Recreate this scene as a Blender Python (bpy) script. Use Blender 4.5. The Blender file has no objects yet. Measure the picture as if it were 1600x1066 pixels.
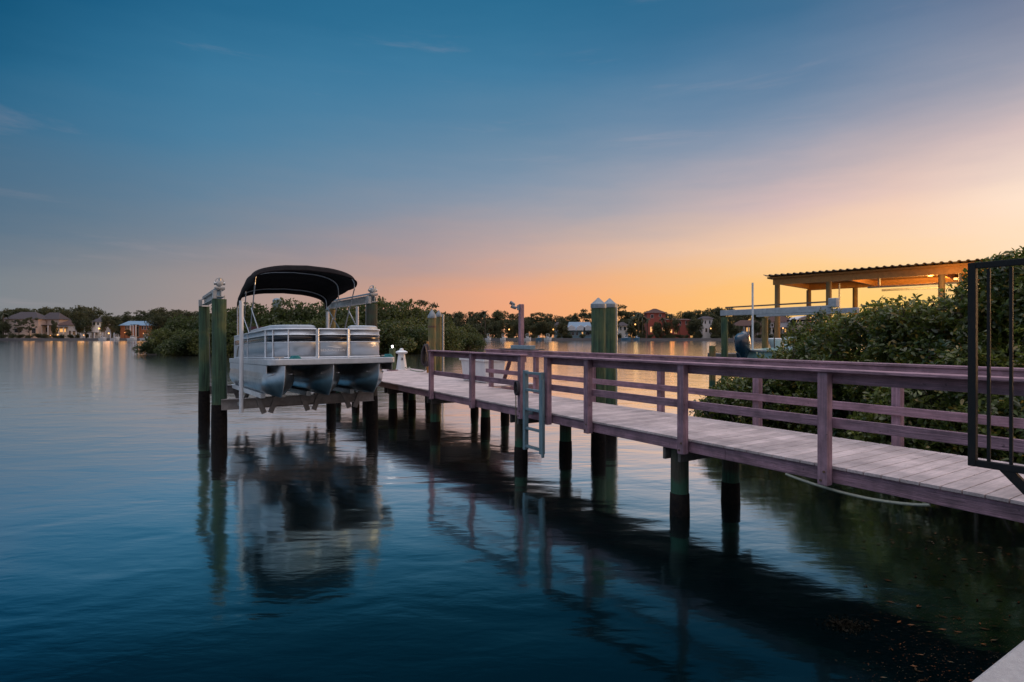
import bpy, math, random
import numpy as np
from mathutils import Vector, Matrix
R = math.radians
scene = bpy.context.scene
COL = scene.collection
rng = np.random.default_rng(7)
random.seed(7)

# ------------------------------------------------------------------ camera
F = 896.0; CX = 800.0; HY = 526.0; EYE = 2.11
cam_d = bpy.data.cameras.new("camera"); cam = bpy.data.objects.new("camera", cam_d)
COL.objects.link(cam)
cam.location = (0, 0, EYE); cam.rotation_euler = (R(90), 0, 0)
cam_d.sensor_width = 36; cam_d.lens = F / 1600 * 36
cam_d.shift_y = -(533 - HY) / 1600
cam_d.clip_start = 0.05; cam_d.clip_end = 4000
scene.camera = cam

# ------------------------------------------------------------------ world (dusk sky)
def lin(c):
    out = []
    for v in c:
        v = v / 255
        out.append(v / 12.92 if v <= 0.04045 else ((v + 0.055) / 1.055) ** 2.4)
    return out
W = bpy.data.worlds.new("World"); scene.world = W; W.use_nodes = True
nt = W.node_tree; N = nt.nodes; L = nt.links
for n in list(N): N.remove(n)
def nmath(t, op, a=None, b=None, c=None, clamp=False):
    n = t.nodes.new("ShaderNodeMath"); n.operation = op; n.use_clamp = clamp
    for i, v in enumerate((a, b, c)):
        if v is None: continue
        if isinstance(v, (int, float)): n.inputs[i].default_value = v
        else: t.links.new(v, n.inputs[i])
    return n.outputs[0]
tc = N.new("ShaderNodeTexCoord"); sep = N.new("ShaderNodeSeparateXYZ"); L.new(tc.outputs["Generated"], sep.inputs[0])
az = nmath(nt, "MULTIPLY", nmath(nt, "ARCTAN2", sep.outputs[0], sep.outputs[1]), 180 / math.pi)
el = nmath(nt, "MULTIPLY", nmath(nt, "ARCSINE", sep.outputs[2]), 180 / math.pi)
wn = N.new("ShaderNodeTexNoise"); wmap = N.new("ShaderNodeMapping")
wmap.inputs["Scale"].default_value = (1.6, 1.6, 9.0); wmap.inputs["Rotation"].default_value = (0, R(8), 0)
L.new(tc.outputs["Generated"], wmap.inputs[0]); L.new(wmap.outputs[0], wn.inputs["Vector"])
wn.inputs["Scale"].default_value = 1.6; wn.inputs["Detail"].default_value = 5; wn.inputs["Roughness"].default_value = 0.55
# thin cloud streaks shift the elevation lookup a little
el2 = nmath(nt, "ADD", el, nmath(nt, "MULTIPLY", nmath(nt, "SUBTRACT", wn.outputs[0], 0.5), 5.0))
p = nmath(nt, "MULTIPLY", el2, 1 / 60.0, clamp=True)
GX = [0, 200, 400, 600, 800, 1000, 1200, 1400, 1600]
GRID = [  # sky colours read along rows of the view (sRGB), turned into azimuth/elevation below
 (-240, [(0,72,105),(20,90,128),(30,98,135),(32,100,138),(35,102,140),(40,105,140),(50,108,142),(75,115,148),(95,120,150)]),
 (6,   [(6,84,120),(36,105,142),(40,112,148),(42,114,150),(43,115,150),(46,113,149),(60,116,151),(95,126,156),(120,134,158)]),
 (106, [(36,105,140),(56,122,156),(64,130,164),(66,131,165),(68,131,165),(74,129,163),(94,134,165),(128,148,171),(164,168,180)]),
 (206, [(66,114,143),(76,130,160),(82,138,168),(88,139,169),(100,143,170),(118,149,174),(142,160,180),(188,180,185),(228,205,197)]),
 (306, [(84,116,142),(96,128,154),(110,140,165),(122,146,170),(142,156,176),(170,168,179),(213,186,185),(242,206,190),(254,227,206)]),
 (396, [(107,121,135),(126,131,140),(146,140,146),(163,147,152),(194,166,160),(226,187,164),(249,207,170),(254,216,175),(255,220,184)]),
 (456, [(122,131,138),(141,139,142),(168,149,145),(200,154,136),(237,168,131),(250,182,121),(255,199,119),(255,205,124),(255,210,148)]),
 (526, [(126,132,138),(148,140,141),(182,150,140),(213,158,133),(241,166,122),(252,178,110),(255,199,108),(255,204,100),(255,208,118)])]
for r_, (yy_, row_) in enumerate(GRID):
    if yy_ <= 206: GRID[r_] = (yy_, [tuple(v * k_ for v, k_ in zip(c, (0.93, 0.925, 0.955))) for c in row_])
    elif yy_ == 306: GRID[r_] = (yy_, [tuple(v * (0.94 + 0.06 * i_ / 8) for v in c) for i_, c in enumerate(row_)])
def sky_at(a_deg, e_deg):
    ca = math.cos(math.radians(a_deg)); x = 800 + 896 * math.tan(math.radians(a_deg)); y = 526 - 896 * math.tan(math.radians(e_deg)) / ca
    x = min(1600, max(0, x)); y = min(526, max(-240, y)); o = []
    for c in range(3):
        cols = [np.interp(x, GX, [q[c] for q in row]) for _, row in GRID]
        o.append(float(np.interp(y, [yy for yy, _ in GRID], cols)))
    return o
ELS = [0, 2, 4, 6, 8, 10, 12.5, 15, 17.5, 20, 22.5, 25, 28, 31, 36, 42, 50, 60]
OVER = (188, 180, 184)
SKY = {}
for a_ in (-44, -36, -28, -19, -9, 0, 9, 18, 26, 34, 41.5):
    SKY[a_] = []
    for q in ELS:
        c = sky_at(a_, min(q, 34)); k = min(1, max(0, (q - 36) / 24)); SKY[a_].append([c[i] * (1 - k) + OVER[i] * k for i in range(3)])
def ring(lo, mid, hi):
    return [[float(np.interp(q, [0, 15, 36, 60], [lo[i], mid[i], hi[i], OVER[i]])) for i in range(3)] for q in ELS]
SKY[80] = ring((255, 196, 125), (238, 190, 150), (170, 160, 170))
SKY[180] = ring((150, 140, 150), (135, 142, 160), (140, 150, 165)); SKY[-180] = SKY[180]
SKY[-80] = ring((128, 130, 138), (95, 125, 150), (80, 120, 150))
azs = sorted(SKY)
prev = None
for i, a in enumerate(azs):
    rp = N.new("ShaderNodeValToRGB"); rp.color_ramp.interpolation = 'LINEAR'
    e = rp.color_ramp.elements
    while len(e) < len(ELS): e.new(0.5)
    for k, (q, c) in enumerate(zip(ELS, SKY[a])):
        e[k].position = q / 60; e[k].color = (*lin(c), 1)
    L.new(p, rp.inputs[0])
    if prev is None: prev = rp.outputs[0]
    else:
        mr = N.new("ShaderNodeMapRange"); mr.inputs[1].default_value = azs[i - 1]; mr.inputs[2].default_value = a
        L.new(az, mr.inputs[0])
        mx = N.new("ShaderNodeMix"); mx.data_type = 'RGBA'
        L.new(mr.outputs[0], mx.inputs[0]); L.new(prev, mx.inputs[6]); L.new(rp.outputs[0], mx.inputs[7]); prev = mx.outputs[2]
# sky overhead and behind the photographer is brighter (it lights the dock)
b1 = N.new("ShaderNodeMapRange"); b1.interpolation_type = 'SMOOTHSTEP'
b1.inputs[1].default_value = 32; b1.inputs[2].default_value = 62; b1.inputs[3].default_value = 1.0; b1.inputs[4].default_value = 4.1
L.new(el, b1.inputs[0])
b2 = N.new("ShaderNodeMapRange"); b2.interpolation_type = 'SMOOTHSTEP'
b2.inputs[1].default_value = 48; b2.inputs[2].default_value = 80; b2.inputs[3].default_value = 1.0; b2.inputs[4].default_value = 1.5
L.new(nmath(nt, "ABSOLUTE", az), b2.inputs[0])
boost = nmath(nt, "MAXIMUM", b1.outputs[0], b2.outputs[0])
cn = N.new("ShaderNodeTexNoise"); cm = N.new("ShaderNodeMapping"); cm.inputs["Scale"].default_value = (2.2, 2.2, 17); cm.inputs["Rotation"].default_value = (R(5), R(-9), R(20))
L.new(tc.outputs["Generated"], cm.inputs[0]); L.new(cm.outputs[0], cn.inputs["Vector"]); cn.inputs["Scale"].default_value = 1.5; cn.inputs["Detail"].default_value = 7; cn.inputs["Roughness"].default_value = 0.6; cn.inputs["Distortion"].default_value = 0.4
cmr = N.new("ShaderNodeMapRange"); cmr.interpolation_type = 'SMOOTHSTEP'; cmr.inputs[1].default_value = 0.56; cmr.inputs[2].default_value = 0.78; cmr.inputs[4].default_value = 0.13; L.new(cn.outputs[0], cmr.inputs[0])
cmx = N.new("ShaderNodeMix"); cmx.data_type = 'RGBA'; cmx.inputs[7].default_value = (0.62, 0.46, 0.46, 1); L.new(cmr.outputs[0], cmx.inputs[0]); L.new(prev, cmx.inputs[6]); prev = cmx.outputs[2]
bg = N.new("ShaderNodeBackground"); L.new(prev, bg.inputs[0]); L.new(boost, bg.inputs[1])
sky = N.new("ShaderNodeTexSky"); sky.sky_type = 'NISHITA'; sky.sun_disc = False
SUN_AZ, SUN_EL = 60, 6.0
sky.sun_elevation = R(SUN_EL); sky.sun_rotation = R(SUN_AZ)
bg2 = N.new("ShaderNodeBackground"); bg2.inputs[1].default_value = 0.002; L.new(sky.outputs[0], bg2.inputs[0])
ad = N.new("ShaderNodeAddShader"); L.new(bg.outputs[0], ad.inputs[0]); L.new(bg2.outputs[0], ad.inputs[1])
wo = N.new("ShaderNodeOutputWorld"); L.new(ad.outputs[0], wo.inputs[0])

# ------------------------------------------------------------------ sun
sd = bpy.data.lights.new("sun", 'SUN'); sun = bpy.data.objects.new("sun", sd); COL.objects.link(sun)
sd.energy = 1.9; sd.angle = R(20); sd.color = (1.0, 0.52, 0.22)
a, e_ = R(SUN_AZ), R(SUN_EL)
sv = Vector((math.sin(a) * math.cos(e_), math.cos(a) * math.cos(e_), math.sin(e_)))
sun.rotation_euler = sv.to_track_quat('Z', 'Y').to_euler(); sun.location = sv * 300 + Vector((0, 0, 40))

scene.view_settings.view_transform = 'Standard'; scene.view_settings.look = 'None'
scene.view_settings.exposure = 0.0; scene.view_settings.gamma = 1.0
scene.cycles.max_bounces = 8; scene.cycles.transparent_max_bounces = 12
scene.cycles.use_denoising = True
scene.cycles.caustics_reflective = False; scene.cycles.caustics_refractive = False

# ------------------------------------------------------------------ materials
def mat(name, base=(0.5, 0.5, 0.5), base2=None, scale=(4, 4, 4), nscale=3.0, detail=6, rough=0.6, metal=0.0,
        bump=0.0, bscale=None, spec=0.5, trans=0.0, island=0.0, emit=None, estr=0.0, lo=0.35, hi=0.65, coat=0.0, objrand=0.0):
    m = bpy.data.materials.new(name); m.use_nodes = True
    t = m.node_tree; n = t.nodes; l = t.links
    bs = n["Principled BSDF"]; out = n["Material Output"]
    bs.inputs["Roughness"].default_value = rough; bs.inputs["Metallic"].default_value = metal
    bs.inputs["Specular IOR Level"].default_value = spec; bs.inputs["Coat Weight"].default_value = coat
    bs.inputs["Base Color"].default_value = (*base, 1)
    m.diffuse_color = (*base, 1)
    tcn = n.new("ShaderNodeTexCoord"); mp = n.new("ShaderNodeMapping"); mp.inputs["Scale"].default_value = scale
    l.new(tcn.outputs["Object"], mp.inputs[0])
    nz = n.new("ShaderNodeTexNoise"); nz.inputs["Scale"].default_value = nscale; nz.inputs["Detail"].default_value = detail
    nz.inputs["Roughness"].default_value = 0.6
    l.new(mp.outputs[0], nz.inputs["Vector"])
    colour = None
    if base2 is not None:
        mr = n.new("ShaderNodeMapRange"); mr.inputs[1].default_value = lo; mr.inputs[2].default_value = hi
        l.new(nz.outputs[0], mr.inputs[0])
        mx = n.new("ShaderNodeMix"); mx.data_type = 'RGBA'; mx.inputs[6].default_value = (*base, 1); mx.inputs[7].default_value = (*base2, 1)
        l.new(mr.outputs[0], mx.inputs[0]); colour = mx.outputs[2]
    fac = None
    if island:
        g = n.new("ShaderNodeNewGeometry"); fac = g.outputs["Random Per Island"]; amt = island
    if objrand:
        oi = n.new("ShaderNodeObjectInfo"); fac = oi.outputs["Random"]; amt = objrand
    if fac is not None and colour is not None:
        hs = n.new("ShaderNodeHueSaturation"); l.new(colour, hs.inputs["Color"])
        mr2 = n.new("ShaderNodeMapRange"); mr2.inputs[3].default_value = 1 - amt; mr2.inputs[4].default_value = 1 + amt
        l.new(fac, mr2.inputs[0]); l.new(mr2.outputs[0], hs.inputs["Value"])
        colour = hs.outputs[0]
    if colour is not None: l.new(colour, bs.inputs["Base Color"])
    if bump:
        bz = n.new("ShaderNodeTexNoise"); bz.inputs["Scale"].default_value = bscale or nscale * 4; bz.inputs["Detail"].default_value = 4
        l.new(mp.outputs[0], bz.inputs["Vector"])
        b = n.new("ShaderNodeBump"); b.inputs["Strength"].default_value = bump; b.inputs["Distance"].default_value = 0.02
        l.new(bz.outputs[0], b.inputs["Height"]); l.new(b.outputs[0], bs.inputs["Normal"])
    if emit is not None:
        bs.inputs["Emission Color"].default_value = (*emit, 1); bs.inputs["Emission Strength"].default_value = estr
    if trans:
        tr = n.new("ShaderNodeBsdfTranslucent"); ms = n.new("ShaderNodeMixShader"); ms.inputs[0].default_value = trans
        if colour is not None:
            l.new(colour, tr.inputs[0])
        else: tr.inputs[0].default_value = (*base, 1)
        l.new(bs.outputs[0], ms.inputs[1]); l.new(tr.outputs[0], ms.inputs[2]); l.new(ms.outputs[0], out.inputs[0])
    return m

# dock-axis grain: dock direction is (-0.54, 0.8417); object coords are world aligned, so use a rotated mapping
def grain(m, rotz, scale):
    for n in m.node_tree.nodes:
        if n.type == 'MAPPING':
            n.vector_type = 'TEXTURE'; n.inputs["Rotation"].default_value = (0, 0, -rotz); n.inputs["Scale"].default_value = tuple(1 / q for q in scale)
    return m
TH = math.atan2(0.54, 0.8417)
M = {}
M['mauve'] = grain(mat('mauve_paint', (0.36, 0.205, 0.26), (0.22, 0.13, 0.165), rough=0.62, bump=0.5, nscale=4, bscale=14, lo=0.36, hi=0.60), -TH, (9, 0.5, 9))
M['mauve_post'] = mat('mauve_paint_upright', (0.35, 0.21, 0.265), (0.21, 0.13, 0.17), scale=(9, 9, 0.5), nscale=4, rough=0.62, bump=0.5, bscale=14, lo=0.36, hi=0.60)
M['deck'] = grain(mat('deck_boards', (0.54, 0.45, 0.445), (0.37, 0.31, 0.31), rough=0.62, bump=0.3, nscale=4, bscale=14, island=0.15, lo=0.3, hi=0.7), -TH, (0.9, 12, 4))
def weather(m, scale=(1, 1, 1), ns=1.3, amt=0.62, spots=True, spot_scale=26):
    t = m.node_tree; n = t.nodes; l = t.links; bs = n["Principled BSDF"]; old = bs.inputs["Base Color"].links[0].from_socket
    tcn = n.new("ShaderNodeTexCoord"); mp = n.new("ShaderNodeMapping"); mp.inputs["Scale"].default_value = scale; l.new(tcn.outputs["Object"], mp.inputs[0])
    nz = n.new("ShaderNodeTexNoise"); nz.inputs["Scale"].default_value = ns; nz.inputs["Detail"].default_value = 8; nz.inputs["Roughness"].default_value = 0.68; l.new(mp.outputs[0], nz.inputs["Vector"])
    mr = n.new("ShaderNodeMapRange"); mr.inputs[1].default_value = 0.36; mr.inputs[2].default_value = 0.60; mr.inputs[3].default_value = amt; mr.inputs[4].default_value = 1.12; l.new(nz.outputs[0], mr.inputs[0])
    f = mr.outputs[0]
    if spots:
        vo = n.new("ShaderNodeTexNoise"); vo.inputs["Scale"].default_value = spot_scale; vo.inputs["Detail"].default_value = 2; l.new(tcn.outputs["Object"], vo.inputs["Vector"])
        m2 = n.new("ShaderNodeMapRange"); m2.inputs[1].default_value = 0.70; m2.inputs[2].default_value = 0.74; m2.inputs[3].default_value = 1.0; m2.inputs[4].default_value = 0.45; l.new(vo.outputs[0], m2.inputs[0])
        f = nmath(t, "MULTIPLY", f, m2.outputs[0])
    hs = n.new("ShaderNodeHueSaturation"); l.new(old, hs.inputs["Color"]); l.new(f, hs.inputs["Value"]); l.new(hs.outputs[0], bs.inputs["Base Color"])
for k_ in ('mauve', 'mauve_post'): weather(M[k_], (3, 3, 3), 1.1, 0.58)
weather(M['deck'], (2, 2, 2), 1.4, 0.74, True, 34)
M['darkwood'] = mat('weathered_timber', (0.075, 0.055, 0.045), (0.035, 0.03, 0.028), scale=(5, 5, 5), rough=0.85, bump=0.4, nscale=2)
M['greybeam'] = mat('weathered_beam', (0.13, 0.12, 0.115), (0.07, 0.065, 0.06), scale=(5, 5, 5), rough=0.85, bump=0.3, nscale=2)
def pile_mat(name, c1, c2, c3):
    m = mat(name, c1, c2, scale=(14, 14, 1.1), nscale=1.5, rough=0.85, bump=0.5, bscale=5, lo=0.35, hi=0.65)
    t = m.node_tree; n = t.nodes; l = t.links; bs = n["Principled BSDF"]
    old = bs.inputs["Base Color"].links[0].from_socket
    nz = n.new("ShaderNodeTexNoise"); nz.inputs["Scale"].default_value = 2.2; nz.inputs["Detail"].default_value = 5
    tcn = n.new("ShaderNodeTexCoord"); l.new(tcn.outputs["Object"], nz.inputs["Vector"])
    mr = n.new("ShaderNodeMapRange"); mr.inputs[1].default_value = 0.48; mr.inputs[2].default_value = 0.62
    l.new(nz.outputs[0], mr.inputs[0])
    mx = n.new("ShaderNodeMix"); mx.data_type = 'RGBA'; mx.inputs[7].default_value = (*c3, 1)
    l.new(mr.outputs[0], mx.inputs[0]); l.new(old, mx.inputs[6])
    # algae band that grows just above the tide line
    sp = n.new("ShaderNodeSeparateXYZ"); l.new(tcn.outputs["Object"], sp.inputs[0])
    zz = nmath(t, "ADD", sp.outputs[2], nmath(t, "MULTIPLY", nz.outputs[0], -0.35))
    al = n.new("ShaderNodeMapRange"); al.inputs[1].default_value = 0.28; al.inputs[2].default_value = 0.20; al.inputs[3].default_value = 0.0; al.inputs[4].default_value = 1.0
    l.new(zz, al.inputs[0])
    m3 = n.new("ShaderNodeMix"); m3.data_type = 'RGBA'; m3.inputs[7].default_value = (0.022, 0.075, 0.045, 1); l.new(al.outputs[0], m3.inputs[0]); l.new(mx.outputs[2], m3.inputs[6])
    cz = n.new("ShaderNodeTexNoise"); cz.inputs["Scale"].default_value = 3.0; cz.inputs["Detail"].default_value = 6
    mpc = n.new("ShaderNodeMapping"); mpc.inputs["Scale"].default_value = (12, 12, 0.5); l.new(tcn.outputs["Object"], mpc.inputs[0]); l.new(mpc.outputs[0], cz.inputs["Vector"])
    cr = n.new("ShaderNodeMapRange"); cr.inputs[1].default_value = 0.30; cr.inputs[2].default_value = 0.52; cr.inputs[3].default_value = 0.40; cr.inputs[4].default_value = 1.1; l.new(cz.outputs[0], cr.inputs[0])
    hs = n.new("ShaderNodeHueSaturation"); l.new(m3.outputs[2], hs.inputs["Color"]); l.new(cr.outputs[0], hs.inputs["Value"]); l.new(hs.outputs[0], bs.inputs["Base Color"])
    return m
M['pile_green'] = pile_mat('green_treated_pile', (0.045, 0.10, 0.055), (0.020, 0.050, 0.032), (0.07, 0.10, 0.045))
M['pile_tan'] = pile_mat('tan_pile', (0.20, 0.15, 0.06), (0.12, 0.10, 0.045), (0.10, 0.12, 0.05))
M['pile_brown'] = pile_mat('brown_pile', (0.055, 0.045, 0.03), (0.03, 0.026, 0.02), (0.03, 0.055, 0.035))
M['wrap'] = mat('black_pile_wrap', (0.007, 0.007, 0.008), (0.018, 0.014, 0.012), scale=(6, 6, 6), rough=0.85, bump=0.5, nscale=3, spec=0.12)
M['white'] = mat('white_plastic', (0.72, 0.74, 0.76), (0.62, 0.65, 0.68), scale=(2, 2, 2), rough=0.45)
M['caps'] = mat('grey_white_cap', (0.21, 0.25, 0.29), (0.14, 0.18, 0.21), scale=(8, 8, 8), rough=0.5)
M['pvc'] = mat('pvc_pipe', (0.62, 0.66, 0.70), (0.5, 0.55, 0.6), scale=(3, 3, 1), rough=0.4)
M['alu'] = mat('aluminium', (0.50, 0.52, 0.54), (0.40, 0.42, 0.44), scale=(5, 5, 1), nscale=2, rough=0.38, metal=0.85)
M['alu_deck'] = mat('painted_trim', (0.50, 0.55, 0.60), (0.40, 0.45, 0.50), scale=(2, 2, 2), rough=0.4, metal=0.2)
M['galv'] = mat('galvanised', (0.42, 0.44, 0.45), (0.30, 0.32, 0.33), scale=(5, 5, 5), rough=0.5, metal=0.5)
M['rail_white'] = mat('bright_anodised_rail', (0.66, 0.72, 0.78), (0.58, 0.64, 0.70), scale=(3, 3, 3), rough=0.35, metal=0.3)
M['warm_lit_rim'] = mat('warm_lit_timber', (0.20, 0.085, 0.065), (0.14, 0.065, 0.05), scale=(3, 3, 3), rough=0.75, bump=0.3)  # dock-head rim only: warm evening light put into the timber colour
M['alu_panel'] = mat('silver_panel', (0.50, 0.55, 0.61), (0.44, 0.49, 0.55), scale=(1.2, 1.2, 1.2), rough=0.40, metal=0.6, bump=0.03, bscale=3)
M['pontoon'] = mat('pontoon_metal', (0.52, 0.56, 0.60), (0.36, 0.40, 0.45), scale=(1.4, 1.4, 1.4), rough=0.30, metal=0.9, bump=0.05, bscale=2.2)
M['blackgloss'] = mat('black_stripe', (0.006, 0.008, 0.014), rough=0.2)
M['canvas'] = mat('black_canvas', (0.006, 0.0055, 0.007), (0.011, 0.010, 0.012), scale=(3, 3, 3), spec=0.1, rough=0.9, bump=0.3, bscale=5)
M['cushion'] = mat('grey_blue_vinyl', (0.36, 0.43, 0.50), (0.30, 0.37, 0.44), scale=(3, 3, 3), rough=0.45)
M['maroon'] = mat('maroon_vinyl', (0.08, 0.02, 0.035), (0.06, 0.015, 0.03), scale=(3, 3, 3), rough=0.4)
M['galv_dark'] = mat('dull_galvanised', (0.24, 0.225, 0.22), (0.16, 0.15, 0.145), scale=(3, 3, 3), rough=0.6, metal=0.3)
M['steel'] = mat('steel_tube', (0.45, 0.47, 0.5), rough=0.3, metal=0.9)
M['iron'] = mat('black_iron', (0.007, 0.009, 0.011), (0.016, 0.013, 0.012), scale=(9, 9, 3), nscale=3, rough=0.6, bump=0.15, lo=0.5, hi=0.75, spec=0.2)
M['rust'] = mat('rusty_iron', (0.16, 0.09, 0.05), (0.03, 0.028, 0.03), scale=(20, 20, 20), rough=0.8)
M['ladder'] = mat('blue_grey_aluminium', (0.17, 0.26, 0.30), (0.12, 0.19, 0.23), scale=(8, 8, 2), rough=0.5, metal=0.4)
M['concrete'] = mat('concrete', (0.40, 0.40, 0.41), (0.30, 0.30, 0.31), scale=(6, 6, 6), nscale=4, rough=0.9, bump=0.6, bscale=40, lo=0.3, hi=0.7)
M['rope'] = mat('rope', (0.20, 0.17, 0.12), rough=0.9)
M['hose'] = mat('dark_hose', (0.02, 0.02, 0.028), (0.035, 0.03, 0.04), scale=(9, 9, 9), rough=0.5)
M['palehose'] = mat('pale_conduit', (0.34, 0.35, 0.28), (0.26, 0.27, 0.22), scale=(9, 9, 9), rough=0.5)
M['navy'] = mat('navy_cowling', (0.010, 0.035, 0.065), (0.008, 0.02, 0.04), scale=(3, 3, 3), rough=0.25, coat=0.6)
M['seafoam'] = mat('sea_green_hull', (0.22, 0.38, 0.36), (0.18, 0.32, 0.31), scale=(2, 2, 2), rough=0.3)
M['roofmetal'] = mat('brown_metal_roof', (0.10, 0.085, 0.07), (0.14, 0.10, 0.07), scale=(2, 2, 2), rough=0.55, metal=0.2)
M['cedar'] = mat('cedar_boards', (0.48, 0.23, 0.07), (0.36, 0.17, 0.05), scale=(3, 3, 3), nscale=3, rough=0.7, bump=0.3)
M['postwood'] = mat('post_wood', (0.24, 0.15, 0.06), (0.17, 0.11, 0.05), scale=(8, 8, 1), rough=0.8, bump=0.3)
M['beam_white'] = mat('painted_steel_beam', (0.36, 0.40, 0.44), (0.26, 0.29, 0.33), scale=(3, 3, 3), rough=0.5)
M['bark'] = mat('bark', (0.09, 0.07, 0.05), (0.05, 0.04, 0.03), scale=(4, 4, 1), rough=0.9, bump=0.4)
M['lamp_warm'] = mat('warm_lamp', (1, 0.6, 0.3), emit=(1.0, 0.45, 0.12), estr=2.2)
M['lamp_white'] = mat('white_lamp', (1, 1, 1), emit=(1.0, 0.96, 0.9), estr=5)
M['window_dark'] = mat('dark_glass', (0.015, 0.018, 0.022), rough=0.12)
M['window_lit'] = mat('lit_window', (0.6, 0.4, 0.2), emit=(1.0, 0.50, 0.16), estr=0.8)

def leaf_mat(name, c1, c2, trans=0.35, nscale=1.0, rough=0.42, vary=0.35, tint=None, spec=0.5):
    m = mat(name, c1, c2, scale=(1, 1, 1), nscale=nscale, rough=rough, island=vary, lo=0.38, hi=0.62, trans=0, spec=spec)
    t = m.node_tree; n = t.nodes; l = t.links; bs = n["Principled BSDF"]; out = n["Material Output"]
    col = bs.inputs["Base Color"].links[0].from_socket
    if tint is not None:
        g = n.new("ShaderNodeNewGeometry"); cr = n.new("ShaderNodeValToRGB"); cr.color_ramp.elements[0].position = 0.93
        cr.color_ramp.elements[1].position = 0.96; l.new(g.outputs["Random Per Island"], cr.inputs[0])
        mx = n.new("ShaderNodeMix"); mx.data_type = 'RGBA'; l.new(cr.outputs[0], mx.inputs[0]); l.new(col, mx.inputs[6])
        mx.inputs[7].default_value = (*tint, 1); col = mx.outputs[2]; l.new(col, bs.inputs["Base Color"])
    tr = n.new("ShaderNodeBsdfTranslucent"); ms = n.new("ShaderNodeMixShader"); ms.inputs[0].default_value = trans
    hs = n.new("ShaderNodeHueSaturation"); hs.inputs["Value"].default_value = 1.6; l.new(col, hs.inputs["Color"]); l.new(hs.outputs[0], tr.inputs[0])
    l.new(bs.outputs[0], ms.inputs[1]); l.new(tr.outputs[0], ms.inputs[2]); l.new(ms.outputs[0], out.inputs[0])
    return m
M['leaf_near'] = leaf_mat('mangrove_leaves', (0.022, 0.045, 0.012), (0.13, 0.15, 0.026), nscale=1.3, rough=0.34, tint=(0.22, 0.15, 0.03))
M['leaf_isle'] = leaf_mat('islet_leaves', (0.020, 0.042, 0.012), (0.10, 0.112, 0.027), nscale=0.35, rough=0.6)
M['leaf_far'] = leaf_mat('far_leaves', (0.026, 0.038, 0.016), (0.085, 0.080, 0.032), nscale=0.25, rough=0.7)
M['leaf_palm'] = leaf_mat('palm_leaves', (0.030, 0.045, 0.020), (0.055, 0.065, 0.030), nscale=0.5, rough=0.6)

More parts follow.
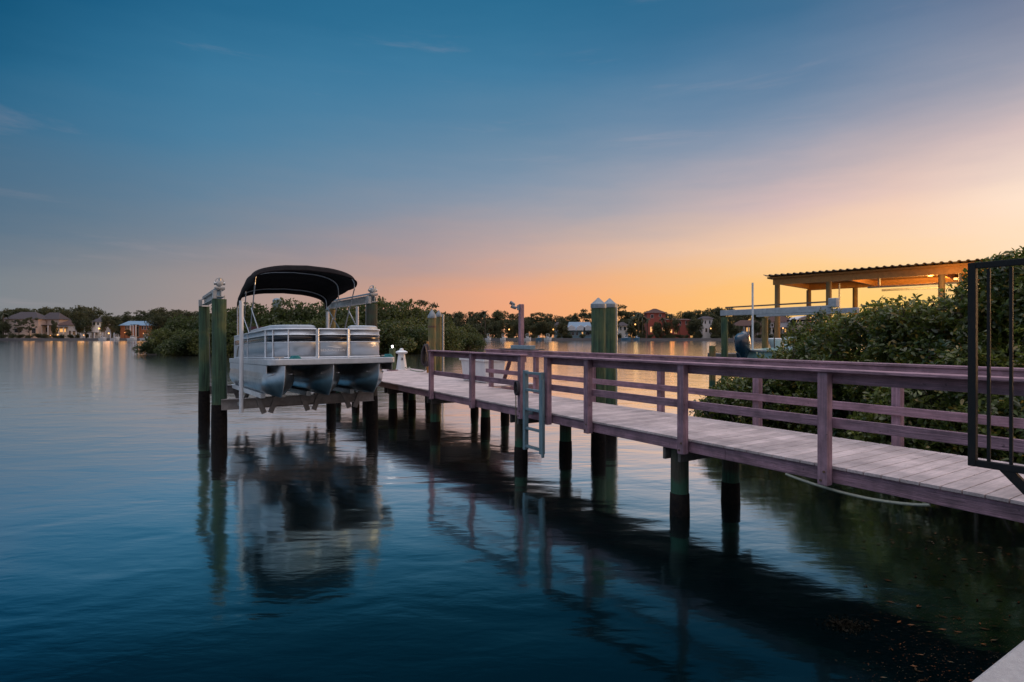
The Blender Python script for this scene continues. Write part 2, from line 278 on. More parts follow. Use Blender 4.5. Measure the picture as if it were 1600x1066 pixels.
# ------------------------------------------------------------------ mesh builder
class MB:
    def __init__(s): s.v = []; s.f = []
    def add(s, vs, fs):
        o = len(s.v); s.v += [tuple(p) for p in vs]; s.f += [tuple(i + o for i in f) for f in fs]; return s
    def box(s, a0, a1, b0, b1, c0, c1, fn=None):
        fn = fn or (lambda x, y, z: (x, y, z))
        vs = [fn(a, b, c) for c in (c0, c1) for b in (b0, b1) for a in (a0, a1)]
        return s.add(vs, [(0, 2, 3, 1), (4, 5, 7, 6), (0, 1, 5, 4), (2, 6, 7, 3), (0, 4, 6, 2), (1, 3, 7, 5)])
    def bar(s, p, q, w, h, up=(0, 0, 1)):
        p = Vector(p); q = Vector(q); d = (q - p).normalized(); u = Vector(up)
        x = d.cross(u)
        if x.length < 1e-4: x = d.cross(Vector((1, 0, 0)))
        x.normalize(); y = x.cross(d).normalized(); x *= w / 2; y *= h / 2
        vs = [p - x - y, p + x - y, p + x + y, p - x + y, q - x - y, q + x - y, q + x + y, q - x + y]
        return s.add(vs, [(0, 1, 2, 3), (7, 6, 5, 4), (0, 4, 5, 1), (1, 5, 6, 2), (2, 6, 7, 3), (3, 7, 4, 0)])
    def tube(s, pts, r, n=8, cap=True):
        pts = [Vector(p) for p in pts]; k = len(pts)
        rs = r if isinstance(r, (list, tuple)) else [r] * k
        t0 = (pts[1] - pts[0]).normalized(); x = t0.orthogonal().normalized()
        vs = []
        for i, p in enumerate(pts):
            t = (pts[min(i + 1, k - 1)] - pts[max(i - 1, 0)]).normalized()
            x = (x - t * x.dot(t)).normalized(); y = t.cross(x)
            for j in range(n):
                a = 2 * math.pi * j / n
                vs.append(p + (x * math.cos(a) + y * math.sin(a)) * rs[i])
        fs = [(i * n + j, i * n + (j + 1) % n, (i + 1) * n + (j + 1) % n, (i + 1) * n + j) for i in range(k - 1) for j in range(n)]
        if cap: fs += [tuple(range(n - 1, -1, -1)), tuple((k - 1) * n + j for j in range(n))]
        return s.add(vs, fs)
    def lathe(s, c, prof, n=20):
        vs = []; k = len(prof)
        for (r, z) in prof:
            for j in range(n):
                a = 2 * math.pi * j / n
                vs.append((c[0] + r * math.cos(a), c[1] + r * math.sin(a), c[2] + z))
        fs = [(i * n + j, i * n + (j + 1) % n, (i + 1) * n + (j + 1) % n, (i + 1) * n + j) for i in range(k - 1) for j in range(n)]
        fs += [tuple(range(n - 1, -1, -1)), tuple((k - 1) * n + j for j in range(n))]
        return s.add(vs, fs)
    def grid(s, fn, nu, nv, closed_u=False):
        vs = [fn(i / (nu if closed_u else nu - 1), j / (nv - 1)) for j in range(nv) for i in range(nu)]
        fs = []
        for j in range(nv - 1):
            for i in range(nu if closed_u else nu - 1):
                a = j * nu + i; b = j * nu + (i + 1) % nu
                fs.append((a, b, b + nu, a + nu))
        return s.add(vs, fs)
    def extrude_poly(s, pts, vec):
        n = len(pts); vec = Vector(vec); P = [Vector(p) for p in pts]
        return s.add(P + [p + vec for p in P], [tuple(range(n - 1, -1, -1)), tuple(range(n, 2 * n))] + [(i, (i + 1) % n, n + (i + 1) % n, n + i) for i in range(n)])
    def build(s, name, m, parent=None, bevel=0, smooth=False, solid=0, subs=0):
        me = bpy.data.meshes.new(name)
        off = Vector((0, 0, 0)); q = parent
        while q is not None: off += q.location; q = q.parent
        me.from_pydata([tuple(Vector(p) - off) for p in s.v], [], s.f); me.update()
        me.materials.append(m if not isinstance(m, str) else M[m])
        o = bpy.data.objects.new(name, me); COL.objects.link(o)
        if parent is not None: o.parent = parent
        if smooth:
            for pl in me.polygons: pl.use_smooth = True
            md = o.modifiers.new("edge", 'EDGE_SPLIT'); md.split_angle = R(40)
        if solid:
            md = o.modifiers.new("solid", 'SOLIDIFY'); md.thickness = solid; md.offset = 0
        if bevel:
            md = o.modifiers.new("bevel", 'BEVEL'); md.width = bevel; md.segments = 2; md.limit_method = 'ANGLE'
        return o
def tag(o, label=None, cat=None, group=None, kind=None):
    if label: o["label"] = label
    if cat: o["category"] = cat
    if group: o["group"] = group
    if kind: o["kind"] = kind
    return o
def empty(name, loc, label=None, cat=None, group=None, kind=None):
    o = bpy.data.objects.new(name, None); COL.objects.link(o); o.location = loc; o.empty_display_size = 0.2
    return tag(o, label, cat, group, kind)
def copy_tree(o, parent=None):
    c = o.copy(); COL.objects.link(c); c.parent = parent
    for ch in list(o.children): copy_tree(ch, c)
    return c
def lamp(name, loc, power, colour, size=0.1, parent=None):
    d = bpy.data.lights.new(name, 'POINT'); d.energy = power; d.color = colour; d.shadow_soft_size = size
    o = bpy.data.objects.new(name, d); COL.objects.link(o)
    off = Vector((0, 0, 0)); q = parent
    while q is not None: off += q.location; q = q.parent
    o.location = Vector(loc) - off; o.parent = parent
    return o
def mesh_from_arrays(name, V, quads, m):
    me = bpy.data.meshes.new(name)
    V = np.asarray(V, dtype=np.float32); nf, k = quads.shape
    me.vertices.add(len(V)); me.vertices.foreach_set("co", V.ravel())
    me.loops.add(nf * k); me.loops.foreach_set("vertex_index", quads.astype(np.int32).ravel())
    me.polygons.add(nf); me.polygons.foreach_set("loop_start", np.arange(0, nf * k, k, dtype=np.int32))
    me.update(calc_edges=True); me.materials.append(m)
    return me

dX, dY = -0.54, 0.8417
def D(s, t, z): return (dX * s + dY * t, dY * s - dX * t, z)      # dock frame: s along the dock away from the camera, t across
def PX(px, Y, z=None, py=None):                                   # pixel column + depth -> world point
    return ((px - CX) / F * Y, Y, z if z is not None else EYE + (HY - py) / F * Y)
def s_of(px, t):
    a_ = (px - CX) / F; Y = t / (dY * a_ - dX); return Y * (dX * a_ + dY)

# ------------------------------------------------------------------ water
def water_mat():
    m = bpy.data.materials.new("bay_water"); m.use_nodes = True
    t = m.node_tree; n = t.nodes; l = t.links; bs = n["Principled BSDF"]
    bs.inputs["Base Color"].default_value = (0.0005, 0.0025, 0.0032, 1)
    bs.inputs["IOR"].default_value = 1.33; bs.inputs["Roughness"].default_value = 0.5; bs.inputs["Specular IOR Level"].default_value = 0.0
    tcn = n.new("ShaderNodeTexCoord")
    def noise(scale, rot, ns, det, rough=0.5, dist=0.0):
        mp = n.new("ShaderNodeMapping"); mp.inputs["Scale"].default_value = scale; mp.inputs["Rotation"].default_value = (0, 0, R(rot))
        l.new(tcn.outputs["Object"], mp.inputs[0])
        z = n.new("ShaderNodeTexNoise"); z.inputs["Scale"].default_value = ns; z.inputs["Detail"].default_value = det
        z.inputs["Roughness"].default_value = rough; z.inputs["Distortion"].default_value = dist
        l.new(mp.outputs[0], z.inputs["Vector"]); return z.outputs[0]
    a1 = noise((0.55, 1.0, 1), 12, 1.1, 2, 0.4, 0.6)
    a2 = noise((0.8, 1.8, 1), -20, 3.2, 3, 0.5, 0.3)
    a3 = noise((0.5, 1.4, 1), 5, 9.0, 3, 0.5)
    # calm patches: ripple strength varies over the bay
    cp = noise((0.12, 0.3, 1), 15, 1.0, 3)
    cpm = n.new("ShaderNodeMapRange"); cpm.inputs[1].default_value = 0.38; cpm.inputs[2].default_value = 0.62; cpm.inputs[3].default_value = 0.5
    l.new(cp, cpm.inputs[0])
    sp = n.new("ShaderNodeSeparateXYZ"); l.new(tcn.outputs["Object"], sp.inputs[0])
    dist = n.new("ShaderNodeMapRange"); dist.inputs[1].default_value = 6; dist.inputs[2].default_value = 30; dist.inputs[3].default_value = 0.34; dist.inputs[4].default_value = 1.0
    l.new(sp.outputs[1], dist.inputs[0])
    h = nmath(t, "ADD", nmath(t, "MULTIPLY", a1, 0.017), nmath(t, "MULTIPLY", nmath(t, "MULTIPLY", a2, 0.0075), dist.outputs[0]))
    h = nmath(t, "ADD", h, nmath(t, "MULTIPLY", nmath(t, "MULTIPLY", nmath(t, "MULTIPLY", a3, 0.0035), dist.outputs[0]), cpm.outputs[0]))
    b = n.new("ShaderNodeBump"); b.inputs["Strength"].default_value = 1.0; b.inputs["Distance"].default_value = 1.0
    l.new(h, b.inputs["Height"]); l.new(b.outputs[0], bs.inputs["Normal"])
    gl = n.new("ShaderNodeBsdfGlossy"); gl.inputs["Roughness"].default_value = 0.10; gl.inputs["Color"].default_value = (0.93, 0.97, 1.0, 1)
    l.new(b.outputs[0], gl.inputs["Normal"])
    lw = n.new("ShaderNodeLayerWeight"); lw.inputs["Blend"].default_value = 0.5; l.new(b.outputs[0], lw.inputs["Normal"])
    cr = n.new("ShaderNodeValToRGB"); el_ = cr.color_ramp.elements     # facing = 1 - cos(incidence)
    for q_, v_ in ((0.30, 0.03), (0.50, 0.075), (0.57, 0.13), (0.61, 0.27), (0.66, 0.48), (0.71, 0.70), (0.77, 0.94), (0.86, 1.0)): 
        e3 = el_.new(q_); e3.color = (v_, v_, v_, 1)
    el_[0].color = (0.03, 0.03, 0.03, 1); el_[-1].color = (1, 1, 1, 1)
    l.new(lw.outputs["Facing"], cr.inputs[0])
    c2 = n.new("ShaderNodeValToRGB"); c2.color_ramp.elements[0].position = 0.5; c2.color_ramp.elements[0].color = (0.12, 0.80, 0.90, 1)
    c2.color_ramp.elements[1].position = 0.80; c2.color_ramp.elements[1].color = (1, 1, 1, 1); l.new(lw.outputs["Facing"], c2.inputs[0]); l.new(c2.outputs[0], gl.inputs["Color"])
    mx = n.new("ShaderNodeMixShader"); l.new(cr.outputs[0], mx.inputs[0]); l.new(bs.outputs[0], mx.inputs[1]); l.new(gl.outputs[0], mx.inputs[2])
    l.new(mx.outputs[0], n["Material Output"].inputs[0])
    return m
M['water'] = water_mat()
wb = MB(); wb.add([(-700, -30, 0), (700, -30, 0), (700, 800, 0), (-700, 800, 0)], [(0, 1, 2, 3)])
tag(wb.build('water', 'water'), kind='structure')

# near land behind the seawall (under the photographer)
M['lawn'] = mat('lawn', (0.04, 0.07, 0.02), (0.06, 0.09, 0.03), scale=(3, 3, 3), nscale=6, rough=0.9, bump=0.6)
g = MB(); g.box(-25, 0.34, -30, 45, -1.0, 0.86, D)
tag(g.build('ground', 'lawn'), kind='structure')
g = MB(); g.box(0.35, 0.79, -30, 45, -0.8, 0.955, D)
tag(g.build('seawall', 'concrete', bevel=0.012), 'grey concrete seawall cap at the water edge beside the dock', 'seawall')

# ------------------------------------------------------------------ dock
T0, T1 = 5.19, 6.67; ZD = 0.956; HS0, HS1, HT1 = 11.4, 19.4, 8.13
dock = empty('dock', D(10, 5.9, 0), 'mauve painted timber dock with pale deck boards and open railings', 'dock')
b = MB(); s = 0.82; bw = 0.1405; gap = 0.0075
k = 0
while s < HS1:
    t1 = T1 + 0.012 if s < HS0 else HT1
    b.box(s, s + bw - gap, T0 - 0.022, t1, ZD - 0.028, ZD, D); s += bw; k += 1
b.build('deck', 'deck', dock, bevel=0.0035)
zr0, zr1 = 0.80, ZD - 0.0285
for (s0, s1, t, nm) in ((0.8, 3.9, T0, 'stringer'), (3.903, 8.4, T0, 'stringer'), (8.403, 13.2, T0, 'stringer'), (13.203, 19.38, T0, 'stringer'),
                    (0.8, HS0, T1 - 0.045, 'stringer'), (HS0, 19.38, HT1 - 0.05, 'stringer'), (0.8, 19.3, 5.9, 'stringer')):
    MB().box(s0, s1, t, t + 0.04, zr0, zr1, D).build(nm, 'warm_lit_rim' if s0 > 13 else 'mauve', dock, bevel=0.004)
MB().box(HS1 - 0.02, HS1 + 0.02, T0 + 0.042, HT1 - 0.052, zr0, zr1, D).build('stringer', 'mauve', dock, bevel=0.004)
MB().box(HS0 - 0.045, HS0 - 0.003, T1 + 0.015, HT1, zr0, zr1, D).build('stringer', 'mauve', dock, bevel=0.004)
RAILH = 0.864
def post(s, side, top, down=0.17, w=0.089):
    if side == 'near': t0, t1 = T0 - 0.028 - w, T0 - 0.028
    else: t0, t1 = T1 + 0.014, T1 + 0.014 + w
    o = MB().box(s - w / 2, s + w / 2, t0, t1, ZD - down, top, D).build('post', 'mauve_post', dock, bevel=0.006)
    tt = t0 - 0.002 if side == 'near' else t0 - 0.002
    for (ds, z) in ((-0.018, ZD - 0.045), (0.012, ZD - 0.125)):
        c = Vector(D(s + ds, tt, z)); q = Vector(D(s + ds, tt - 0.008, z))
        if side == 'near': MB().tube([c, q], 0.011, 8).build('bolt', 'rust', o)
    return o
near_px = [674, 738, 814.5, 856, 919, 1067, 1289]
near_s = [s_of(x, T0 - 0.07) for x in near_px] + [0.95]
far_s = [s_of(767, T1 + 0.05), s_of(837, T1 + 0.05), 7.83, s_of(1032, T1 + 0.05), s_of(1183, T1 + 0.05), s_of(1402, T1 + 0.05), 1.24]
zt = ZD + RAILH - 0.027
for s in near_s: post(s, 'near', zt)
for s in far_s: post(s, 'far', zt, 0.1)
print("near_s", [round(x, 2) for x in near_s], "far_s", [round(x, 2) for x in far_s])
def rails(s0, s1, side, mids=(0.375,)):
    if side == 'near': a0, a1, c0, c1 = T0 - 0.026, T0 + 0.012, T0 - 0.135, T0 + 0.03
    else: a0, a1, c0, c1 = T1 - 0.026, T1 + 0.012, T1 - 0.04, T1 + 0.125
    MB().box(s0 - 0.06, s1 + 0.06, c0, c1, zt + 0.002, zt + 0.029, D).build('cap_rail', 'mauve', dock, bevel=0.005)
    MB().box(s0 - 0.03, s1 + 0.03, a0, a1, zt - 0.10, zt - 0.001, D).build('top_rail', 'mauve', dock, bevel=0.004)
    for h in mids:
        MB().box(s0 - 0.03, s1 + 0.03, a0, a1, ZD + h - 0.045, ZD + h + 0.045, D).build('mid_rail', 'mauve', dock, bevel=0.004)
rails(near_s[2], near_s[0], 'near', (0.385,))
rails(near_s[7], near_s[3], 'near', (0.385,))
rails(far_s[-1], far_s[0] + 0.08, 'far', (0.37,))
# piles and cross beams
def dock_pile(s, t, r=0.105, top=0.80, wraptop=0.26, m='pile_brown'):
    x, y, _ = D(s, t, 0)
    o = MB().lathe((x, y, 0), [(r * 1.03, -0.8), (r * 1.0, 0.3), (r * 0.98, top)], 18).build('pile', m, dock, smooth=True)
    MB().lathe((x, y, 0), [(r * 1.02, -0.8), (r * 1.12, 0.0), (r * 1.07, wraptop - 0.01), (r * 1.0, wraptop)], 18).build('pile_wrap', 'wrap', o, smooth=True)
bents = [(s_of(1062, 5.35), (5.35, 6.30)), (s_of(814, 5.35), (5.35, 6.30)), (11.45, (5.35, 6.62)), (14.1, (5.4, 7.8)), (17.2, (5.4, 7.8)), (19.1, (5.4, 7.8))]
for s, ts in bents:
    for t in ts: dock_pile(s, t)
    te = 7.95 if s > 11.5 else 6.55
    if s > 2:
        for ds in (-0.135, 0.095):
            MB().box(s + ds, s + ds + 0.04, T0 + 0.02, te, 0.655, 0.798, D).build('cross_beam', 'greybeam', dock, bevel=0.004)
dock_pile(12.65, 7.9); dock_pile(15.7, 6.6); dock_pile(16.2, 5.4)
# tall green mooring pilings beside the dock
def mooring(px, Y, ztop, r, m, label, capm='caps', band=False, taper=1.0, apex=0.14, lo_m=None):
    x, y, _ = PX(px, Y, 0)
    o = empty('mooring_piling', (x, y, 0), label, 'piling', 'tall mooring pilings beside the dock')
    MB().lathe((x, y, 0), [(r * 1.04, -0.8), (r * 1.02, 1.0), (r * taper, ztop)], 22).build('pile', m, o, smooth=True)
    MB().lathe((x, y, 0), [(r * 1.07, -0.8), (r * 1.09, 0.0), (r * 1.05, 0.42)], 22).build('pile_wrap', 'wrap', o, smooth=True)
    if capm:
        MB().lathe((x, y, 0), [(r * 1.10, ztop - 0.04), (r * 1.13, ztop), (r * 1.10, ztop + 0.035), (r * 0.55, ztop + apex * 0.62), (0.012, ztop + apex)], 22).build('cap', capm, o, smooth=True)
    if band: MB().lathe((x, y, 0), [(r * 1.07, ztop - 0.36), (r * 1.07, ztop - 0.30)], 22).build('band', 'rust', o, smooth=True)
    return o
mooring(935, 10.35, 2.66, 0.127, 'pile_green', 'thicker green mooring piling with grey cone cap behind the dock rail', apex=0.15)
mooring(952.5, 11.7, 2.74, 0.127, 'pile_green', 'slimmer green piling with cone cap just behind the thick green one', apex=0.15)
mooring(675, 19.6, 2.78, 0.135, 'pile_tan', 'tan banded mooring piling with pale cone cap at the end of the railing', band=True, apex=0.26)
mooring(685.5, 20.6, 2.86, 0.10, 'pile_tan', 'slim tan piling with pale cone cap right of the banded piling', apex=0.20)
def pole(name, px, Y, z0, z1, r, m, label, cat):
    x, y, _ = PX(px, Y, 0)
    return tag(MB().tube([(x, y, z0), (x, y, z1)], r, 10).build(name, m, smooth=True), label, cat)
pole('conduit_pole', 692.5, 20.9, -0.5, EYE + (HY - 491) * 20.9 / F, 0.033, 'galv', 'thin grey pole standing right of the two tan pilings', 'pole')
pole('conduit_pole', 962.3, 11.9, -0.5, EYE + (HY - 475) * 11.9 / F, 0.036, 'galv', 'slim grey pole against the slimmer green piling', 'pole')

# ladder
lad = empty('dock_ladder', D(s_of(834, 5.05), 5.05, 0.3), 'blue grey aluminium boarding ladder hung in the railing gap over the water', 'ladder')
ls0, ls1 = s_of(847, 5.04), s_of(821.5, 5.04)
for s_, zt_ in ((ls0, 1.57), (ls1, 1.58)):
    MB().box(s_ - 0.028, s_ + 0.028, 5.00, 5.075, 0.34, zt_, D).build('side_rail', 'ladder', lad, bevel=0.004)
for z in (0.40, 0.68, 0.98, 1.28, 1.545):
    MB().box(ls0 + 0.03, ls1 - 0.03, 5.01, 5.065, z - 0.018, z + 0.018, D).build('rung', 'ladder', lad, bevel=0.003)
for s_ in (ls0, ls1):
    MB().box(s_ - 0.02, s_ + 0.02, 5.077, 5.168, 0.88, 0.92, D).build('bracket', 'ladder', lad)
MB().box(ls0 - 0.075, ls0 - 0.045, 4.99, 5.03, 0.30, 1.46, D).build('hinge_rail', 'ladder', lad, bevel=0.003)

# rope and cord hanging by the ladder
rp = [D(s_of(806, 5.06), 5.06, z) for z in (1.36, 1.2, 0.9, 0.6, 0.42)]
o = MB().tube(rp, 0.009, 6).build('hanging_rope', 'rope', smooth=True)
tag(o, 'thin rope hanging from the mid rail left of the ladder', 'rope')
coil = MB()
c0 = Vector(D(s_of(806, 5.03), 5.03, 1.28))
for kk in range(5):
    pts = [c0 + Vector(D(0.05 * math.cos(a_), 0.012 * kk, 0.11 * math.sin(a_))) for a_ in np.linspace(0, 2 * math.pi, 17)]
    coil.tube(pts, 0.010, 6, cap=False)
tag(coil.build('rope_coil', 'hose', smooth=True), 'small dark rope coil looped on the railing left of the ladder', 'rope')
# pale conduit sagging under the dock
pts = []
for i in range(17):
    q = i / 16; px = 1228 + q * 225; s_ = s_of(px, 5.20)
    pts.append(D(s_, 5.20, 0.787 - 0.06 * math.sin(math.pi * q) ** 0.8))
tag(MB().tube(pts, 0.013, 8).build('sagging_conduit', 'palehose', smooth=True), 'pale green conduit sagging below the dock edge', 'conduit')

# fish cleaning table + light post at the far rail
x815 = s_of(814.5, T1 + 0.175)
lp = empty('light_post', D(x815, T1 + 0.165, 1.0), 'tall mauve post with two floodlights behind the dock rail', 'light post')
zt2 = EYE + (HY - 475) * 12.25 / F
MB().box(x815 - 0.045, x815 + 0.045, T1 + 0.13, T1 + 0.22, 0.80, zt2, D).build('post', 'mauve_post', lp, bevel=0.005)
for (ds, dz, nm) in ((0.06, -0.09, 'floodlight'), (0.11, -0.01, 'floodlight')):
    c = Vector(D(x815 + ds + 0.03, T1 + 0.10, zt2 + dz)); q = c + Vector((-0.10, -0.03, 0.05))
    fl = MB().tube([c, c + (q - c) * 0.25, q], [0.022, 0.034, 0.042], 12).build(nm, 'caps', lp, smooth=True)
    MB().tube([q, q + Vector((-0.006, -0.001, 0.003))], 0.036, 12).build('lens', 'window_dark', fl)
MB().tube([D(x815 + 0.04, T1 + 0.13, zt2 - 0.07), D(x815 + 0.13, T1 + 0.11, zt2 - 0.06)], 0.016, 8).build('bracket', 'caps', lp, smooth=True)
MB().box(x815 - 0.02, x815 + 0.04, T1 + 0.09, T1 + 0.128, zt2 - 0.13, zt2 - 0.02, D).build('junction_box', 'caps', lp, bevel=0.004)
ft = empty('fish_cleaning_table', D(x815, T1 + 0.45, 1.7), 'small fish cleaning table with blue tray bracketed outside the far rail', 'table')
sa, sb = s_of(835, T1), s_of(781, T1)
MB().box(sa, sb, T1 - 0.03, T1 + 0.127, zt + 0.032, zt + 0.055, D).build('table_top', 'greybeam', ft, bevel=0.004)
MB().box(sa + 0.2, sb, T1 + 0.225, T1 + 0.40, zt + 0.032, zt + 0.055, D).build('table_shelf', 'greybeam', ft, bevel=0.004)
M['tray'] = mat('blue_grey_tray', (0.20, 0.30, 0.36), (0.15, 0.24, 0.30), scale=(5, 5, 5), rough=0.4)
tr = MB(); ta, tb, tz = s_of(829, T1), s_of(799, T1), zt + 0.057
tr.box(ta, tb, T1 - 0.02, T1 + 0.12, tz, tz + 0.012, D)
tr.box(ta, tb, T1 - 0.02, T1 - 0.01, tz + 0.013, tz + 0.075, D); tr.box(ta, tb, T1 + 0.11, T1 + 0.12, tz + 0.013, tz + 0.075, D)
tr.box(ta, ta + 0.01, T1 - 0.009, T1 + 0.109, tz + 0.013, tz + 0.075, D); tr.box(tb - 0.01, tb, T1 - 0.009, T1 + 0.109, tz + 0.013, tz + 0.075, D)
tr.build('tray', 'tray', ft, bevel=0.003)
MB().bar(D(s_of(801, T1 + 0.24), T1 + 0.245, zt), D(s_of(786, T1 + 0.24), T1 + 0.245, 1.05), 0.04, 0.085, up=D(0, 1, 0)).build('brace', 'mauve_post', ft, bevel=0.004)

# white dock box
db = empty('dock_box', D(12.8, 7.3, ZD), 'long white fibreglass dock box with overhanging lid on the dock head', 'dock box')
bx0, bx1, by0, by1 = 12.15, 13.4, 7.0, 7.6
def taper_box(mb, s0, s1, t0, t1, z0, z1, k_):
    vs = [D(s0 + k_, t0 + k_, z0), D(s1 - k_, t0 + k_, z0), D(s1 - k_, t1 - k_, z0), D(s0 + k_, t1 - k_, z0), D(s0, t0, z1), D(s1, t0, z1), D(s1, t1, z1), D(s0, t1, z1)]
    return mb.add(vs, [(3, 2, 1, 0), (4, 5, 6, 7), (0, 1, 5, 4), (1, 2, 6, 5), (2, 3, 7, 6), (3, 0, 4, 7)])
taper_box(MB(), bx0, bx1, by0, by1, ZD + 0.01, ZD + 0.53, 0.05).build('box_body', 'white', db, bevel=0.02)
taper_box(MB(), bx0 - 0.04, bx1 + 0.04, by0 - 0.04, by1 + 0.04, ZD + 0.532, ZD + 0.63, -0.0).build('lid', 'white', db, bevel=0.025)
MB().box(bx0 + 0.5, bx0 + 0.62, by0 - 0.055, by0 - 0.042, ZD + 0.50, ZD + 0.57, D).build('latch', 'galv', db)

# lighthouse pedestal, light piling, hose
lx = PX(627.5, 20.1, ZD)
lh = empty('lighthouse_pedestal', lx, 'white lighthouse shaped power pedestal standing at the dock end', 'pedestal')
MB().lathe(lx, [(0.20, 0.0), (0.19, 0.03), (0.125, 0.50), (0.12, 0.53)], 8).build('tower', 'white', lh)
MB().lathe(lx, [(0.12, 0.531), (0.20, 0.575), (0.215, 0.60), (0.215, 0.615), (0.11, 0.665)], 16).build('gallery', 'white', lh, smooth=True)
MB().lathe(lx, [(0.075, 0.6655), (0.075, 0.70), (0.06, 0.73), (0.02, 0.745)], 12).build('lantern', 'white', lh, smooth=True)
MB().box(lx[0] + 0.03, lx[0] + 0.07, lx[1] - 0.165, lx[1] - 0.14, ZD + 0.33, ZD + 0.42).build('outlet', 'blackgloss', lh)
px_, py_, _ = PX(613, 19.4, 0)
lpile = empty('lit_piling', (px_, py_, 0), 'short green piling at the dock end topped by a glowing white lamp', 'piling')
MB().lathe((px_, py_, 0), [(0.12, -0.8), (0.115, 0.9), (0.11, EYE + (HY - 544.5) * 19.4 / F)], 16).build('pile', 'pile_green', lpile, smooth=True)
zb = EYE + (HY - 541.5) * 19.4 / F
MB().lathe((px_, py_, zb), [(0.02, -0.05), (0.03, -0.03), (0.038, 0.0), (0.03, 0.028), (0.01, 0.038)], 14).build('lamp_globe', 'lamp_white', lpile, smooth=True)
MB().lathe((px_, py_, 0), [(0.19, ZD + 0.005), (0.19, ZD + 0.03)], 16).build('collar', 'mauve', lpile)
lamp('lamp_glow', (px_, py_ - 0.02, zb + 0.12), 1.5, (1, 0.95, 0.9), 0.18, lpile)
def P20(px, Y, z): return PX(px, Y, z)
hpts = [P20(633, 19.9, ZD + 0.08), P20(636, 19.8, ZD + 0.06), P20(640, 19.7, ZD + 0.10), P20(641, 19.5, ZD + 0.03), P20(648, 19.0, ZD + 0.015), P20(658, 18.6, ZD + 0.015), P20(664, 18.3, ZD + 0.06), P20(666, 18.2, ZD + 0.22)]
tag(MB().tube(hpts, 0.017, 8).build('garden_hose', 'palehose', smooth=True), 'pale hose running over the deck from the white pedestal', 'hose')
hb = MB()
hc = Vector(PX(666, 18.1, 1.52))
for kk in range(11):
    off = (kk - 5) * 0.022; hh = 0.36 - 0.012 * abs(kk - 5); ww = 0.085 + 0.012 * (kk % 3)
    pts = [hc + Vector((ww * math.sin(a_) * (1.0 - 0.35 * math.cos(a_)) + 0.01 * kk - 0.05, off, hh * math.cos(a_) + 0.02 * math.sin(3 * a_ + kk))) for a_ in np.linspace(0, 2 * math.pi, 25)]
    hb.tube(pts, 0.02, 6, cap=False)
tag(hb.build('hose_coil', 'hose', smooth=True), 'dark coiled hose hanging in long loops on the tan banded piling', 'hose')
hh_ = PX(668.5, 18.3, 0)
tag(MB().box(hh_[0] - 0.035, hh_[0] + 0.035, hh_[1] - 0.03, hh_[1] + 0.03, ZD, 1.95).build('hose_stake', 'cedar', bevel=0.004), 'reddish stake behind the dark coiled hose', 'stake')

# ------------------------------------------------------------------ boat lift
SN, SF, TL, TR = 12.87, 16.3, 1.27, 4.42
lift = empty('boat_lift', D((SN + SF) / 2, (TL + TR) / 2, 0), 'four post boat lift on tall pilings holding the pontoon boat', 'boat lift')
for (s_, t_, m_, r_) in ((SN, TL, 'pile_green', 0.135), (SF, TL, 'pile_green', 0.122), (SN, TR, 'pile_brown', 0.125), (SF, TR, 'pile_tan', 0.12)):
    x, y, _ = D(s_, t_, 0)
    o = MB().lathe((x, y, 0), [(r_ * 0.98, -0.8), (r_ * 1.02, 0.7), (r_ * 0.97, 2.0), (r_ * 1.0, 2.86)], 22).build('pile', m_, lift, smooth=True)
    MB().lathe((x, y, 0), [(r_ * 1.05, -0.8), (r_ * 1.09, 0.0), (r_ * 1.10, 0.4), (r_ * 1.05, 0.75)], 22).build('pile_wrap', 'wrap', o, smooth=True)
for t_ in (TL, TR):
    ib = MB()
    ib.box(SN - 0.14, SF + 0.16, t_ - 0.05, t_ + 0.09, 3.045, 3.06, D)
    ib.box(SN - 0.14, SF + 0.16, t_ + 0.012, t_ + 0.028, 2.916, 3.044, D)
    ib.box(SN - 0.14, SF + 0.16, t_ - 0.05, t_ + 0.09, 2.90, 2.915, D)
    ib.build('top_beam', 'galv', lift)
    MB().tube([D(SN - 0.05, t_ - 0.02, 3.10), D(SF + 0.1, t_ - 0.02, 3.10)], 0.022, 8).build('drive_shaft', 'steel', lift, smooth=True)
    for s_ in (SN, SF):
        MB().box(s_ - 0.11, s_ + 0.08, t_ - 0.12, t_ - 0.053, 2.865, 3.03, D).build('bracket', 'galv', lift, bevel=0.004)
        MB().tube([D(s_, t_ - 0.02 + (0.12 if t_ < 2 else -0.12), 2.95), D(s_, t_ + (0.14 if t_ < 2 else -0.14), 0.86)], 0.006, 6).build('cable', 'steel', lift)
    mo = MB().box(SN - 0.16, SN + 0.06, t_ - 0.085, t_ + 0.09, 3.062, 3.10, D).build('motor_base', 'galv', lift, bevel=0.004)
    mm = MB(); c = Vector(D(SN - 0.05, t_, 3.19))
    mm.tube([c + Vector(D(-0.10, 0, -0.02)), c + Vector(D(-0.09, 0, -0.02)), c + Vector(D(0.09, 0, -0.02)), c + Vector(D(0.10, 0, -0.02))], [0.03, 0.06, 0.06, 0.03], 14)
    mm.tube([c + Vector(D(0, -0.10, -0.02)), c + Vector(D(0, 0.10, -0.02))], 0.032, 10)
    mm.tube([c + Vector(D(0.0, 0.075 * math.cos(a_), 0.01 + 0.085 * math.sin(a_))) for a_ in np.linspace(0, math.pi, 9)], 0.008, 6)
    mm.tube([c + Vector(D(-0.07, 0, 0.0)), c + Vector(D(-0.07, 0, 0.075))], 0.03, 8)
    mm.build('motor', 'galv', lift, smooth=True)
